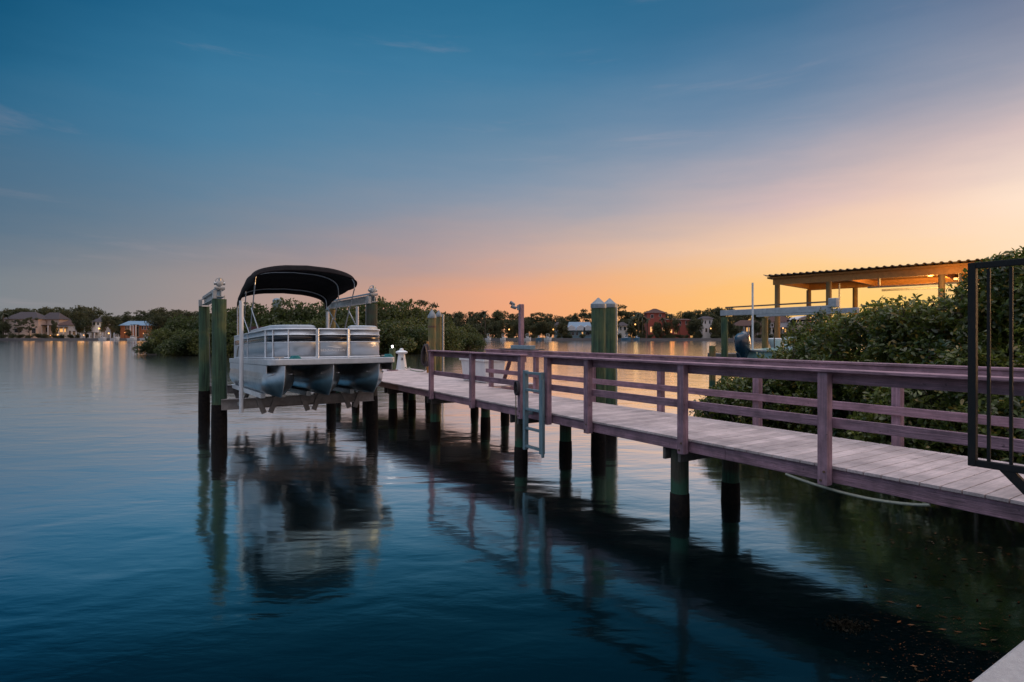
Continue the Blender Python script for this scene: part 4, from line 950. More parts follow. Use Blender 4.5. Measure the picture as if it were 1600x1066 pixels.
nl_ = empty('open_boat_lift', PX(1210, 20.6, 0), 'open boat lift with painted steel beams on green pilings left of the boathouse', 'boat lift')
qa = Vector(PX(1127, 22.4, 3.02)); qb = Vector(PX(1300, 18.6, 3.02)); off = Vector((2.1, 1.6, 0))
zt3 = Vector((0, 0, 0.17))
MB().bar(qa, qb, 0.14, 0.21).build('top_beam', 'beam_white', nl_, bevel=0.01)
MB().bar(qa + Vector((0.3, 0.35, 0.24)), qb + Vector((0.1, 0.3, 0.24)), 0.05, 0.05).build('drive_shaft', 'roofmetal', nl_)
MB().bar(qa + off, qb + off * 0.75, 0.14, 0.19).build('top_beam', 'beam_white', nl_, bevel=0.01)
MB().bar(qb - (qb - qa) * 0.03 + Vector((0, -0.1, 0.18)), qb + (qb - qa) * 0.03 + Vector((0, -0.1, 0.18)), 0.2, 0.30).build('gear_box', 'beam_white', nl_, bevel=0.02)
for (pp, r_, m_) in ((qa + (qb - qa) * 0.035, 0.125, 'pile_green'), (qa + (qb - qa) * 0.90, 0.125, 'pile_green'), (qa + off + (qb - qa) * 0.08, 0.12, 'pile_tan'), (qa + off + (qb - qa) * 0.78, 0.12, 'pile_tan')):
    MB().lathe((pp.x, pp.y, 0), [(r_, -0.8), (r_, 2.86)], 16).build('pile', m_, nl_, smooth=True)
x, y, _ = PX(1176, 20.3, 0)
MB().tube([(x, y, 0.8), (x, y, EYE + (HY - 442) * 20.3 / F)], 0.036, 8).build('guide_post', 'pvc', nl_, smooth=True)
x, y, _ = PX(1113, 22, 0)
bo = tag(MB().lathe((x, y, 0), [(0.125, -0.8), (0.12, 1.0), (0.12, EYE - 14.5 * 22 / F)], 14).build('short_piling', 'pile_tan', smooth=True), 'short tan piling roped to the open boat lift', 'piling')
r0 = Vector((x + 0.1, y, EYE - 20 * 22 / F)); r1 = qa + (qb - qa) * 0.03; r1.z = EYE - 12 * 22 / F
tag(MB().tube([r0 + (r1 - r0) * q + Vector((0, 0, -0.18 * math.sin(math.pi * q))) for q in np.linspace(0, 1, 9)], 0.013, 6).build('mooring_rope', 'rope', smooth=True), 'slack mooring rope between the short piling and the open lift', 'rope')
x, y, _ = PX(1213, 21.5, 0)
tag(MB().lathe((x, y, 0), [(0.13, 1.5), (0.26, 1.93), (0.28, 1.96), (0.28, 2.03), (0.25, 2.05)], 18).build('round_table', 'white', smooth=True), 'round cream table ringing a piling beside the boathouse', 'table')
tag(MB().box(PX(1124, 23, 0)[0], PX(1200, 23, 0)[0] + 4, 22.9, 24.4, 1.05, 1.42).build('low_dock', 'greybeam', bevel=0.01), 'low grey dock walkway behind the sea green boat', 'dock')

# neighbour boat with outboard
st = Vector(PX(1184, 19.6, 0)); hd = Vector((0.90, 0.43, 0)).normalized(); pd = Vector((-hd.y, hd.x, 0))
def Nb(l_, w_, z): v = st + hd * l_ + pd * w_; return (v.x, v.y, z)
nb = empty('skiff', Nb(2.5, 0, 1.0), 'sea green skiff with navy outboard motor on the neighbouring lift', 'boat')
secs = [(0.0, 0.95, 1.0), (1.5, 1.0, 0.98), (3.5, 0.95, 0.98), (4.8, 0.6, 1.1), (5.6, 0.06, 1.35)]
mb = MB(); vs = []
for (l_, w_, zb_) in secs:
    w_ = w_; zt_ = 1.62 + 0.04 * l_
    vs += [Nb(l_, -w_, zt_), Nb(l_, -w_ * 0.86, zb_ + 0.12), Nb(l_, 0, zb_ - 0.05), Nb(l_, w_ * 0.86, zb_ + 0.12), Nb(l_, w_, zt_)]
fs = [(i * 5 + j, i * 5 + j + 1, (i + 1) * 5 + j + 1, (i + 1) * 5 + j) for i in range(4) for j in range(4)] + [(0, 4, 3, 2, 1)]
fs += [(i * 5 + 4, i * 5, (i + 1) * 5, (i + 1) * 5 + 4) for i in range(4)]
mb.add(vs, fs); mb.build('hull', 'seafoam', nb)
MB().tube([Nb(l_, -w_ - 0.01, 1.60 + 0.04 * l_) for l_, w_, _ in secs], 0.035, 8).build('rub_rail', 'caps', nb, smooth=True)
MB().bar(Nb(-0.02, -0.95, 1.62), Nb(-0.02, 0.95, 1.62), 0.06, 0.05).build('transom_cap', 'caps', nb)
ob = MB()
def ring(cx, cz, rx, ry, n=14): return [(cx, cz, rx, ry)]
cow = [(1.22, 0.10, 0.07), (1.40, 0.15, 0.10), (1.58, 0.25, 0.17), (1.66, 0.30, 0.20), (1.95, 0.33, 0.22), (2.14, 0.29, 0.20), (2.22, 0.20, 0.14), (2.24, 0.05, 0.04)]
n = 16; vs = []
for (z, rl, rw) in cow:
    for j in range(n):
        a_ = 2 * math.pi * j / n; vs.append(Nb(-0.30 - (z - 1.5) * 0.10 + rl * math.cos(a_), 0.35 + rw * math.sin(a_), z + 0.06 * math.cos(a_) * (z > 2.0)))
ob.add(vs, [(i * n + j, i * n + (j + 1) % n, (i + 1) * n + (j + 1) % n, (i + 1) * n + j) for i in range(len(cow) - 1) for j in range(n)] + [tuple(range(n - 1, -1, -1)), tuple((len(cow) - 1) * n + j for j in range(n))])
og = ob.build('outboard_motor', 'navy', nb, smooth=True)
MB().add([Nb(-0.62, 0.30, 1.55), Nb(-0.22, 0.30, 1.55), Nb(-0.05, 0.30, 0.75), Nb(-0.25, 0.30, 0.70), Nb(-0.62, 0.40, 1.55), Nb(-0.22, 0.40, 1.55), Nb(-0.05, 0.40, 0.75), Nb(-0.25, 0.40, 0.70)],
         [(0, 1, 2, 3), (7, 6, 5, 4), (0, 4, 5, 1), (1, 5, 6, 2), (2, 6, 7, 3), (3, 7, 4, 0)]).build('lower_unit', 'navy', og, bevel=0.02)
MB().bar(Nb(1.3, -0.75, 2.66), Nb(3.2, -0.75, 2.7), 1.3, 0.05).build('canopy_top', 'canvas', nb)
for (l_, w_) in ((1.4, -0.7), (3.1, -0.7), (1.4, 0.5), (3.1, 0.5)): MB().tube([Nb(l_, w_, 1.6), Nb(l_, w_, 2.65)], 0.02, 6).build('canopy_strut', 'iron', nb)
MB().box(1.7, 2.2, -0.35, 0.35, 1.4, 2.1, Nb).build('console', 'white', nb, bevel=0.03)

# ------------------------------------------------------------------ mangrove islet (mid distance)
def crown_mesh(kind, seed):
    global rng
    rng = np.random.default_rng(seed); rd = random.Random(seed)
    bl = []
    if kind == 'mangrove':      # unit: height 1, leaves down to the water
        for _ in range(26):
            a_ = rd.uniform(0, 2 * math.pi); r_ = rd.uniform(0, 0.62); z = rd.uniform(0.08, 0.82) * (1 - 0.35 * (r_ / 0.7) ** 2)
            q = rd.uniform(0.13, 0.25); bl.append((r_ * math.cos(a_), r_ * math.sin(a_), z, q * 1.25, q * 1.25, q))
        P, _ = blob_points(bl, 7500, 0.4); P = P[P[:, 2] > 0.0]; V, Q = cards(P, 0.034); m = M['leaf_isle']
    elif kind == 'oakfull':
        for _ in range(24):
            a_ = rd.uniform(0, 2 * math.pi); r_ = rd.uniform(0, 0.42); z = rd.uniform(0.06, 0.86) - 0.12 * r_
            q = rd.uniform(0.10, 0.18); bl.append((r_ * math.cos(a_), r_ * math.sin(a_), z, q * 1.2, q * 1.2, q))
        P, _ = blob_points(bl, 2600, 0.5); P = P[P[:, 2] > 0]; V, Q = cards(P, 0.040); m = M['leaf_far']
    elif kind == 'broad':
        for _ in range(22):
            a_ = rd.uniform(0, 2 * math.pi); r_ = rd.uniform(0, 0.42); z = rd.uniform(0.30, 0.86) - 0.12 * r_
            q = rd.uniform(0.08, 0.17); bl.append((r_ * math.cos(a_), r_ * math.sin(a_), z, q * 1.2, q * 1.2, q * 0.85))
        P, _ = blob_points(bl, 3200, 0.5); V, Q = cards(P, 0.030); m = M['leaf_far']
    elif kind == 'loose':
        for _ in range(26):
            a_ = rd.uniform(0, 2 * math.pi); r_ = rd.uniform(0.05, 0.5); z = rd.uniform(0.42, 0.94) - 0.15 * r_
            q = rd.uniform(0.05, 0.10); bl.append((r_ * math.cos(a_), r_ * math.sin(a_), z, q * 1.5, q * 1.5, q * 0.6))
        P, _ = blob_points(bl, 2000, 0.7); V, Q = cards(P, 0.026); m = M['leaf_far']
    elif kind == 'shrub':
        for _ in range(14):
            a_ = rd.uniform(0, 2 * math.pi); r_ = rd.uniform(0, 0.7); z = rd.uniform(0.12, 0.72)
            q = rd.uniform(0.2, 0.36); bl.append((r_ * math.cos(a_), r_ * math.sin(a_), z, q * 1.3, q * 1.3, q))
        P, _ = blob_points(bl, 1600, 0.5); P = P[P[:, 2] > 0]; V, Q = cards(P, 0.075); m = M['leaf_far']
    return mesh_from_arrays('crown', V, Q, m), bl
def trunk_mesh(bl, rad, spread=0.0, name='trunk', multi=1):
    mb = MB(); rd = random.Random(3)
    for k_ in range(multi):
        bx_ = rd.uniform(-spread, spread); by_ = rd.uniform(-spread, spread)
        mb.tube([(bx_, by_, 0), (bx_ * 0.6, by_ * 0.6, 0.22), (bx_ * 0.4, by_ * 0.4, 0.48)], [rad, rad * 0.75, rad * 0.5], 7)
    for b_ in bl[:14]:
        mb.tube([(0, 0, 0.25), (b_[0] * 0.5, b_[1] * 0.5, 0.25 + (b_[2] - 0.25) * 0.6), (b_[0], b_[1], b_[2])], [rad * 0.5, rad * 0.35, rad * 0.15], 5)
    me = bpy.data.meshes.new(name); me.from_pydata([tuple(v) for v in mb.v], [], mb.f); me.materials.append(M['bark']); return me
def palm_meshes(seed):
    rd = random.Random(seed); tr_ = MB(); cr_ = MB()
    lean = rd.uniform(-0.05, 0.05)
    tr_.tube([(0, 0, 0), (lean * 0.3, 0, 0.4), (lean, 0, 0.84)], [0.028, 0.02, 0.018], 7)
    for i in range(22):
        a_ = rd.uniform(0, 2 * math.pi); up = rd.uniform(-0.5, 1.1); L_ = rd.uniform(0.16, 0.23)
        px = (lean, 0, 0.84); pts = []
        for k_ in range(6):
            q = k_ / 5; r_ = L_ * q * math.cos(up * 0.7); z = 0.84 + L_ * (math.sin(up) * q - 0.75 * q * q)
            pts.append(Vector((lean + r_ * math.cos(a_), r_ * math.sin(a_), z)))
        sd_ = Vector((-math.sin(a_), math.cos(a_), 0)); vs = []
        for k_, p_ in enumerate(pts):
            w_ = 0.028 * math.sin(math.pi * (0.12 + 0.86 * k_ / 5)); vs += [p_ - sd_ * w_ - Vector((0, 0, w_ * 0.6)), p_, p_ + sd_ * w_ - Vector((0, 0, w_ * 0.6))]
        cr_.add(vs, [(3 * k_ + c_, 3 * k_ + c_ + 1, 3 * k_ + c_ + 4, 3 * k_ + c_ + 3) for k_ in range(5) for c_ in (0, 1)])
    a1 = bpy.data.meshes.new('trunk'); a1.from_pydata([tuple(v) for v in tr_.v], [], tr_.f); a1.materials.append(M['bark'])
    a2 = bpy.data.meshes.new('crown'); a2.from_pydata([tuple(v) for v in cr_.v], [], cr_.f); a2.materials.append(M['leaf_palm'])
    return a1, a2
LIB = {}
for kind, cnt in (('oakfull', 3), ('mangrove', 4), ('broad', 4), ('loose', 3), ('shrub', 2)):
    LIB[kind] = []
    for i in range(cnt):
        cm, bl = crown_mesh(kind, 100 + i * 7 + len(kind)); LIB[kind].append((trunk_mesh(bl, {'oakfull': 0.02, 'mangrove': 0.02, 'broad': 0.022, 'loose': 0.018, 'shrub': 0.02}[kind], 0.1, multi=3 if kind in ('mangrove', 'shrub') else 1), cm))
LIB['palm'] = [palm_meshes(5), palm_meshes(9)]
rng = np.random.default_rng(21)
def plant(kind, var, loc, h, w=None, name='tree', label='', cat='tree', group=''):
    o = empty(name, loc, label, cat, group); tm_, cm_ = LIB[kind][var % len(LIB[kind])]
    w = w or h
    for nm, me in (('trunk', tm_), ('crown', cm_)):
        c = bpy.data.objects.new(nm, me); COL.objects.link(c); c.parent = o
    o.scale = (w, w, h); o.rotation_euler = (0, 0, random.uniform(0, 6.28))
    return o
rd = random.Random(11)
out = [(225, 548), (240, 530), (262, 512), (290, 499), (330, 489), (372, 483), (400, 480), (432, 476), (470, 472), (500, 473), (540, 476), (580, 473), (604, 472), (640, 476), (672, 484), (700, 497), (722, 508), (742, 520), (756, 536)]
def islet_Y(px): return float(np.interp(px, [225, 600, 690, 760], [66, 71, 80, 108]))
i = 0
px = 238.0
while px < 752:
    y0 = float(np.interp(px, [a_ for a_, _ in out], [b_ for _, b_ in out])); Yd = islet_Y(px)
    h_ = (EYE + (HY - y0) * Yd / F) * rd.uniform(1.12, 1.25)
    w_ = max(2.3, h_ * 0.85)
    where = 'left of the lift pilings' if px < 320 else ('beyond the boat canopy' if px < 560 else ('behind the lit end piling' if px < 660 else 'by the tan banded piling'))
    sz = 'tall' if h_ > 5.4 else ('middle sized' if h_ > 3.5 else 'low')
    plant('mangrove', i, PX(px, Yd + (2 if px < 700 else 0), 0), h_, w_, 'mangrove', f'{sz} dark mangrove on the islet {where}', 'mangrove', 'mangroves crowding the islet')
    h2 = h_ * 0.62
    if h_ > 3.2: plant('mangrove', i + 2, PX(px + 9, Yd - 3.0, 0), h2, h2 * 1.15, 'mangrove', f'low front row mangrove at the islet water edge {where}', 'mangrove', 'mangroves crowding the islet')
    px += max(12, w_ * 0.62 * F / Yd); i += 1
plant('loose', 1, PX(653, 82, 0), EYE + (HY - 464) * 82 / F, 6.5, 'islet_tree', 'open crowned tree rising above the mangroves left of the tan pilings', 'tree')
plant('loose', 0, PX(590, 84, 0), EYE + (HY - 462) * 84 / F, 4.5, 'islet_tree', 'sparse tree top showing behind the right lift motor', 'tree')
g = MB(); pts = []
for px, yy in ((230, 66), (330, 63), (600, 67), (700, 80), (758, 107), (740, 116), (600, 95), (300, 85)): pts.append(PX(px, yy, -0.3))
g.extrude_poly([(p_[0], p_[1], -0.4) for p_ in pts], (0, 0, 0.5))
M['mud'] = mat('dark_mud', (0.03, 0.025, 0.018), rough=0.9)
tag(g.build('islet_land', 'mud'), kind='structure')

# ------------------------------------------------------------------ far shore
YS = 290.0; SC = YS / F
def SX(px): return (px - CX) * SC
def SZ(py): return EYE + (HY - py) * SC
g = MB(); g.box(-420, 430, YS, YS + 300, -1, 1.15); tag(g.build('far_shore_land', 'lawn'), kind='structure')
g = MB(); g.box(-420, 430, YS - 0.8, YS - 0.01, -1, 1.28)
M['far_concrete'] = mat('stained_concrete', (0.17, 0.16, 0.16), (0.09, 0.09, 0.10), scale=(0.05, 1, 1), nscale=2, rough=0.9)
tag(g.build('far_seawall', 'far_concrete'), 'long pale seawall along the far shore', 'seawall')
M['h_cream'] = mat('cream_stucco', (0.50, 0.40, 0.36), (0.44, 0.36, 0.33), scale=(1, 1, 1), rough=0.9)
M['h_white'] = mat('white_siding', (0.55, 0.55, 0.58), (0.48, 0.48, 0.52), scale=(1, 1, 1), rough=0.9)
M['h_brick'] = mat('orange_brick', (0.28, 0.105, 0.05), (0.22, 0.085, 0.045), scale=(1, 1, 1), rough=0.9)
M['h_coral'] = mat('coral_stucco', (0.24, 0.07, 0.06), (0.20, 0.06, 0.05), scale=(1, 1, 1), rough=0.9)
M['h_blue'] = mat('blue_grey_wall', (0.18, 0.26, 0.32), (0.15, 0.22, 0.28), scale=(1, 1, 1), rough=0.9)
M['r_dark'] = mat('dark_shingles', (0.055, 0.045, 0.055), (0.04, 0.035, 0.04), scale=(1, 1, 1), rough=0.9)
M['r_blue'] = mat('blue_metal_roof', (0.14, 0.24, 0.34), (0.11, 0.20, 0.30), scale=(1, 1, 1), rough=0.5)
M['r_brown'] = mat('brown_tiles', (0.08, 0.04, 0.035), (0.06, 0.03, 0.025), scale=(1, 1, 1), rough=0.9)
def house(x0, x1, peak, eave, label, wall, roofm, Y=None, hip=0.25, windows=(), lit=(), porch=None, base=528.5, extra=()):
    Y = Y or YS + 9; k_ = Y / F
    X0, X1 = (x0 - CX) * k_, (x1 - CX) * k_; ze, zp = EYE + (HY - eave) * k_, EYE + (HY - peak) * k_; zb_ = 1.15
    dep = max(7, (X1 - X0) * 0.5)
    o = empty('house', ((X0 + X1) / 2, Y, zb_), label, 'house')
    wl = MB().box(X0, X1, Y, Y + dep, zb_, ze).build('wall', wall, o)
    ov = 0.7; hp = (X1 - X0) * hip
    MB().add([(X0 - ov, Y - ov, ze - .05), (X1 + ov, Y - ov, ze - .05), (X1 + ov, Y + dep + ov, ze - .05), (X0 - ov, Y + dep + ov, ze - .05), (X0 + hp, Y + dep / 2, zp), (X1 - hp, Y + dep / 2, zp)],
             [(0, 1, 5, 4), (1, 2, 5), (2, 3, 4, 5), (3, 0, 4), (3, 2, 1, 0)]).build('roof', roofm, o)
    for (w0, w1, y0, y1) in windows:
        fr_ = MB().box((w0 - CX) * k_ - .12, (w1 - CX) * k_ + .12, Y - 0.08, Y - 0.002, EYE + (HY - y1) * k_ - .12, EYE + (HY - y0) * k_ + .12).build('window', 'h_white', o)
        MB().box((w0 - CX) * k_, (w1 - CX) * k_, Y - 0.14, Y - 0.082, EYE + (HY - y1) * k_, EYE + (HY - y0) * k_).build('pane', 'window_dark', fr_)
    for (w0, w1, y0, y1) in lit:
        fr_ = MB().box((w0 - CX) * k_ - .12, (w1 - CX) * k_ + .12, Y - 0.08, Y - 0.002, EYE + (HY - y1) * k_ - .12, EYE + (HY - y0) * k_ + .12).build('window', 'h_white', o)
        MB().box((w0 - CX) * k_, (w1 - CX) * k_, Y - 0.14, Y - 0.082, EYE + (HY - y1) * k_, EYE + (HY - y0) * k_).build('pane', 'window_lit', fr_)
    if porch:
        p0, p1, py0 = porch
        MB().box((p0 - CX) * k_, (p1 - CX) * k_, Y - 3.2, Y - .01, EYE + (HY - py0) * k_ - .3, EYE + (HY - py0) * k_).build('porch_roof', roofm, o)
        for q in np.linspace(0, 1, max(3, int((p1 - p0) / 6))):
            xx = (p0 + (p1 - p0) * q - CX) * k_; MB().box(xx - .2, xx + .2, Y - 3.1, Y - 2.7, zb_, EYE + (HY - py0) * k_ - .31).build('column', 'h_white', o)
    return o
house(6, 60, 487, 498.5, 'large cream two storey house with dark hip roof at the far left', 'h_cream', 'r_dark', windows=((10, 15, 513, 519), (23, 34, 513.5, 519.5), (23, 25, 500, 505), (50, 56, 513, 521)), hip=0.28)
house(62, 92, 488, 499, 'cream house with glowing arched ground floor next to the large cream one', 'h_cream', 'r_dark', Y=YS + 14, windows=((64, 75, 512, 519), (80, 86, 512, 518)), lit=((92 - 4, 91, 513, 518),), porch=(62, 82, 508))
house(90, 128, 500, 508, 'low house with lit orange porch behind the oak trees', 'h_white', 'r_brown', Y=YS + 12, lit=((92, 103, 514, 519),), windows=((108, 111, 517, 523), (114, 118, 517, 523)), porch=(92, 106, 511))
house(143, 157.5, 496.5, 503, 'narrow white two storey house above a green boat shelter', 'h_white', 'r_dark', Y=YS + 4, windows=((146, 149, 504, 508), (152, 155, 504, 508)), porch=(139, 154, 519.5), hip=0.3)
house(188, 236, 501.5, 508.5, 'orange brick house with blue metal roof and white entrance', 'h_brick', 'r_blue', Y=YS + 8, windows=((196, 198, 509.5, 514.5), (199.5, 201.5, 509.5, 514.5), (203, 205, 509.5, 514.5), (212, 217, 510, 526), (222, 224, 509.5, 515), (226, 228, 509.5, 515), (230, 232, 509.5, 515)), porch=(210, 218, 507), hip=0.1)
house(867, 880, 503, 511, 'small blue grey house right of the lamp on the far shore', 'h_blue', 'r_dark', Y=YS + 12, windows=((869, 871, 514, 518), (875, 878, 514, 518)))
hB = house(888, 925, 503, 517, 'long low house with dark blue roof and pale gable dormers', 'h_blue', 'r_blue', Y=YS + 10, hip=0.05, lit=((909, 911, 519, 523),), windows=((893, 897, 519, 524), (900, 903, 519, 524), (915, 921, 519, 524)))
for xx in (893, 907.5, 918):
    kx = (YS + 9) / F; cx_ = (xx - CX) * kx
    MB().add([(cx_ - 2.2, YS + 8.6, EYE + (HY - 516.5) * kx), (cx_ + 2.2, YS + 8.6, EYE + (HY - 516.5) * kx), (cx_ + 1.9, YS + 8.6, EYE + (HY - 511) * kx), (cx_, YS + 8.6, EYE + (HY - 508) * kx), (cx_ - 1.9, YS + 8.6, EYE + (HY - 511) * kx),
              (cx_ - 2.2, YS + 12, EYE + (HY - 516.5) * kx), (cx_ + 2.2, YS + 12, EYE + (HY - 516.5) * kx), (cx_ + 1.9, YS + 12, EYE + (HY - 511) * kx), (cx_, YS + 12, EYE + (HY - 508) * kx), (cx_ - 1.9, YS + 12, EYE + (HY - 511) * kx)],
             [(4, 3, 2, 1, 0), (5, 6, 7, 8, 9), (0, 1, 6, 5), (1, 2, 7, 6), (2, 3, 8, 7), (3, 4, 9, 8), (4, 0, 5, 9)]).build('dormer', 'h_white', hB)
house(966, 982, 503, 509, 'white gabled house between the green pilings and the palms', 'h_white', 'r_dark', Y=YS + 12, windows=((969, 971, 511, 516), (975, 978, 511, 516)), hip=0.4)
house(1011, 1040, 482, 489, 'tall coral villa with brown hip roof among the palms', 'h_coral', 'r_brown', Y=YS + 18, windows=((1017, 1021, 492, 497), (1030, 1033, 491, 495)), lit=((1016, 1019, 511, 519), (1035, 1038, 512, 517)), hip=0.42)
house(1042, 1079, 498, 500, 'coral wing with flat parapet and lit terrace beside the tall villa', 'h_coral', 'r_brown', Y=YS + 14, windows=((1062, 1064, 502, 507), (1071, 1073, 502, 507)), lit=((1046, 1050, 515, 520), (1054, 1057, 516, 521)), hip=0.02)
house(1098, 1114, 494, 498, 'white two storey house with two arched openings left of the open lift', 'h_white', 'r_dark', Y=YS + 8, windows=((1101, 1103, 501, 506), (1108, 1110, 501, 506), (1102, 1105, 513, 519), (1108, 1111, 513, 519)), hip=0.2)
house(1150, 1196, 500, 509, 'broad house with brown roof and white columns behind the skiff', 'h_cream', 'r_brown', Y=YS + 8, windows=((1156, 1160, 511, 517), (1184, 1188, 511, 517)), lit=((1166, 1171, 512, 518),), porch=(1152, 1194, 509.5))
house(1200, 1240, 494, 503, 'pale two storey house with balcony under the open lift beams', 'h_white', 'r_brown', Y=YS + 12, windows=((1205, 1208, 506, 510), (1216, 1219, 506, 510), (1205, 1209, 515, 520)), lit=((1226, 1229, 514, 519),), porch=(1202, 1236, 512))
# peach barrel-gabled pavilion
o = empty('pavilion', ((1262 - CX) * (YS + 5) / F, YS + 5, 1.15), 'peach pavilion with rounded gable left of the bushes', 'pavilion')
kx = (YS + 5) / F; cx_ = (1262 - CX) * kx; hw_ = 21 * kx; z0_ = 1.15; ze_ = EYE + (HY - 510) * kx; zr_ = EYE + (HY - 495) * kx
pts = [(cx_ - hw_, YS + 5, z0_), (cx_ + hw_, YS + 5, z0_)] + [(cx_ + hw_ * math.cos(a_), YS + 5, ze_ + (zr_ - ze_) * math.sin(a_)) for a_ in np.linspace(0, math.pi, 15)]
MB().extrude_poly(pts, (0, 9, 0)).build('wall', 'h_cream', o)
pts = [(cx_ + (hw_ + .5) * math.cos(a_), YS + 4.4, ze_ + (zr_ - ze_ + .5) * math.sin(a_)) for a_ in np.linspace(0, math.pi, 15)] + [(cx_ + (hw_ + .02) * math.cos(a_), YS + 4.4, ze_ + (zr_ - ze_ + .02) * math.sin(a_)) for a_ in np.linspace(math.pi, 0, 15)]
MB().extrude_poly(pts, (0, 10.2, 0)).build('roof', 'h_white', o)
for xx in (1250, 1262, 1274): MB().box((xx - 2 - CX) * kx, (xx + 2 - CX) * kx, YS + 4.8, YS + 4.99, EYE + (HY - 522) * kx, EYE + (HY - 514) * kx).build('window', 'window_dark', o)
# pale building behind the islet
kx = 330 / F
o = empty('domed_building', ((433 - CX) * kx, 330, 0), 'pale building top showing above the islet trees through the canopy', 'building')
MB().lathe(((433 - CX) * kx, 330, 0), [(2.6, 0), (2.6, EYE + (HY - 473) * kx), (2.7, EYE + (HY - 469.5) * kx), (1.8, EYE + (HY - 467) * kx), (0.5, EYE + (HY - 466) * kx)], 8).build('tower', 'h_blue', o)

# trees along the far shore
def where_far(px):
    for lim, txt in ((20, 'at the far left edge'), (62, 'behind the large cream house'), (100, 'by the glowing arched house'), (140, 'in front of the lit porch house'), (175, 'beside the narrow white house'), (205, 'left of the brick house'), (240, 'behind the blue metal roof'), (330, 'right of the brick house'),
                     (560, 'behind the islet'), (745, 'beyond the islet tip'), (800, 'above the moored white boats'), (850, 'behind the floodlight post'), (888, 'around the small blue grey house'), (930, 'behind the pale dormers'), (985, 'behind the white gabled house'), (1045, 'around the tall coral villa'), (1095, 'beside the coral wing'), (1150, 'behind the two storey white house'), (1200, 'behind the broad columned house'), (1300, 'behind the peach pavilion'), (2000, 'far right behind the bushes')):
        if px < lim: return txt
def far_tree(px, top, kind, var, w=None, dy=0, name=None, front=False):
    Y = YS + dy; k_ = Y / F; h_ = EYE + (HY - top) * k_ - 1.1
    nm = {'oakfull': 'oak_tree', 'broad': 'oak_tree', 'loose': 'open_crowned_tree', 'palm': 'palm_tree', 'shrub': 'shrub'}[kind]
    adj = {'oakfull': 'low branching dark oak', 'broad': 'full dark oak', 'loose': 'sparse open crowned tree', 'palm': 'feathery palm', 'shrub': 'low shrub'}[kind]
    wd = (w * k_) if w else h_ * 0.95
    plant(kind, var, ((px - CX) * k_, Y, 1.1), h_, wd if kind != 'palm' else h_, nm, f'{adj} {where_far(px)} on the far shore' , 'palm' if kind == 'palm' else ('shrub' if kind == 'shrub' else 'tree'), 'trees along the far shore')
# back rows
bk = [(0, 484), (30, 482), (60, 481), (90, 479), (110, 477), (135, 480), (158, 487), (176, 494), (190, 494), (206, 486), (226, 485), (250, 481), (275, 482), (300, 486), (400, 488), (560, 486), (690, 486), (712, 485), (736, 483), (760, 489), (780, 486), (800, 492), (825, 487), (852, 489), (875, 494), (900, 493), (918, 481), (940, 480), (962, 473), (982, 483), (1005, 490), (1045, 487), (1062, 492), (1085, 483), (1110, 479), (1135, 482), (1160, 483), (1190, 487), (1215, 490), (1250, 494), (1300, 492), (1400, 486), (1500, 484), (1620, 486), (1800, 486), (-120, 484)]
bk = sorted(bk); i = 0
px = -90
while px < 1720:
    top = float(np.interp(px, [a_ for a_, _ in bk], [b_ for _, b_ in bk])) + rd.uniform(-4.5, 1.0)
    kind = rd.choice(['broad', 'broad', 'broad', 'loose'])
    far_tree(px, top, kind, i, w=(HY - top) * rd.uniform(0.75, 1.05), dy=rd.uniform(34, 60)); i += 1
    px += rd.uniform(11, 19)
px = -80
while px < 1700:     # lower second row closes the gaps
    if not (1005 < px < 1078): far_tree(px, rd.uniform(496, 505), 'oakfull', i, w=rd.uniform(24, 32), dy=rd.uniform(26, 34)); i += 1
    px += rd.uniform(15, 24)
for (px, top, kind, w, dy) in ((8, 495, 'broad', 16, 4), (100, 482, 'broad', 30, 24), (121, 483, 'broad', 26, 4), (84, 497, 'broad', 14, 3), (134, 489, 'broad', 24, 3), (163, 490, 'broad', 18, 3), (175, 492, 'loose', 26, 5), (201, 513, 'broad', 10, 3), (248, 484, 'broad', 34, 4), (270, 484, 'loose', 38, 5),
                               (45, 493, 'loose', 22, 3), (30, 497, 'loose', 18, 3),
                               (5, 483, 'palm', None, 5), (752, 482.5, 'palm', None, 20), (758, 479.5, 'palm', None, 20), (998, 483, 'palm', None, 4), (1004, 489, 'palm', None, 3), (1012, 493, 'palm', None, 3), (989, 489, 'palm', None, 4), (1047, 485, 'palm', None, 6), (1036, 492, 'palm', None, 4), (985, 495, 'palm', None, 3),
                               (318, 478, 'palm', None, -60), (1062, 505, 'palm', None, 3), (1086, 490, 'broad', 24, 5), (1078, 506, 'broad', 12, 4), (1140, 492, 'broad', 20, 5), (840, 500, 'broad', 20, 6), (880, 507, 'broad', 9, 5), (850, 502, 'broad', 18, 6), (775, 500, 'broad', 24, 8), (800, 499, 'broad', 24, 7), (822, 503, 'broad', 18, 6), (960, 500, 'broad', 14, 6), (990, 512, 'broad', 12, 4), (1024, 500, 'broad', 16, 7), (1120, 497, 'broad', 20, 8)):
    far_tree(px, top, kind, i, w=w, dy=dy); i += 1
for px in (700, 716, 731, 748, 768, 783, 806, 818, 834, 848, 858, 876, 884, 927, 941, 958, 984, 1000, 1030, 1043, 1057, 1082, 1091, 1117, 1128, 1143, 1153, 1180, 1199, 1240):
    far_tree(px + rd.uniform(-2, 2), rd.uniform(495, 507), rd.choice(['oakfull', 'broad']), i, w=rd.uniform(13, 22), dy=rd.uniform(3, 5)); i += 1
for px in list(range(6, 140, 13)) + list(range(985, 1100, 11)) + list(range(760, 980, 19)) + list(range(1120, 1300, 17)):
    far_tree(px + rd.uniform(-3, 3), rd.uniform(520.5, 523.5), 'shrub', i, w=rd.uniform(5, 9), dy=rd.uniform(1.5, 3)); i += 1

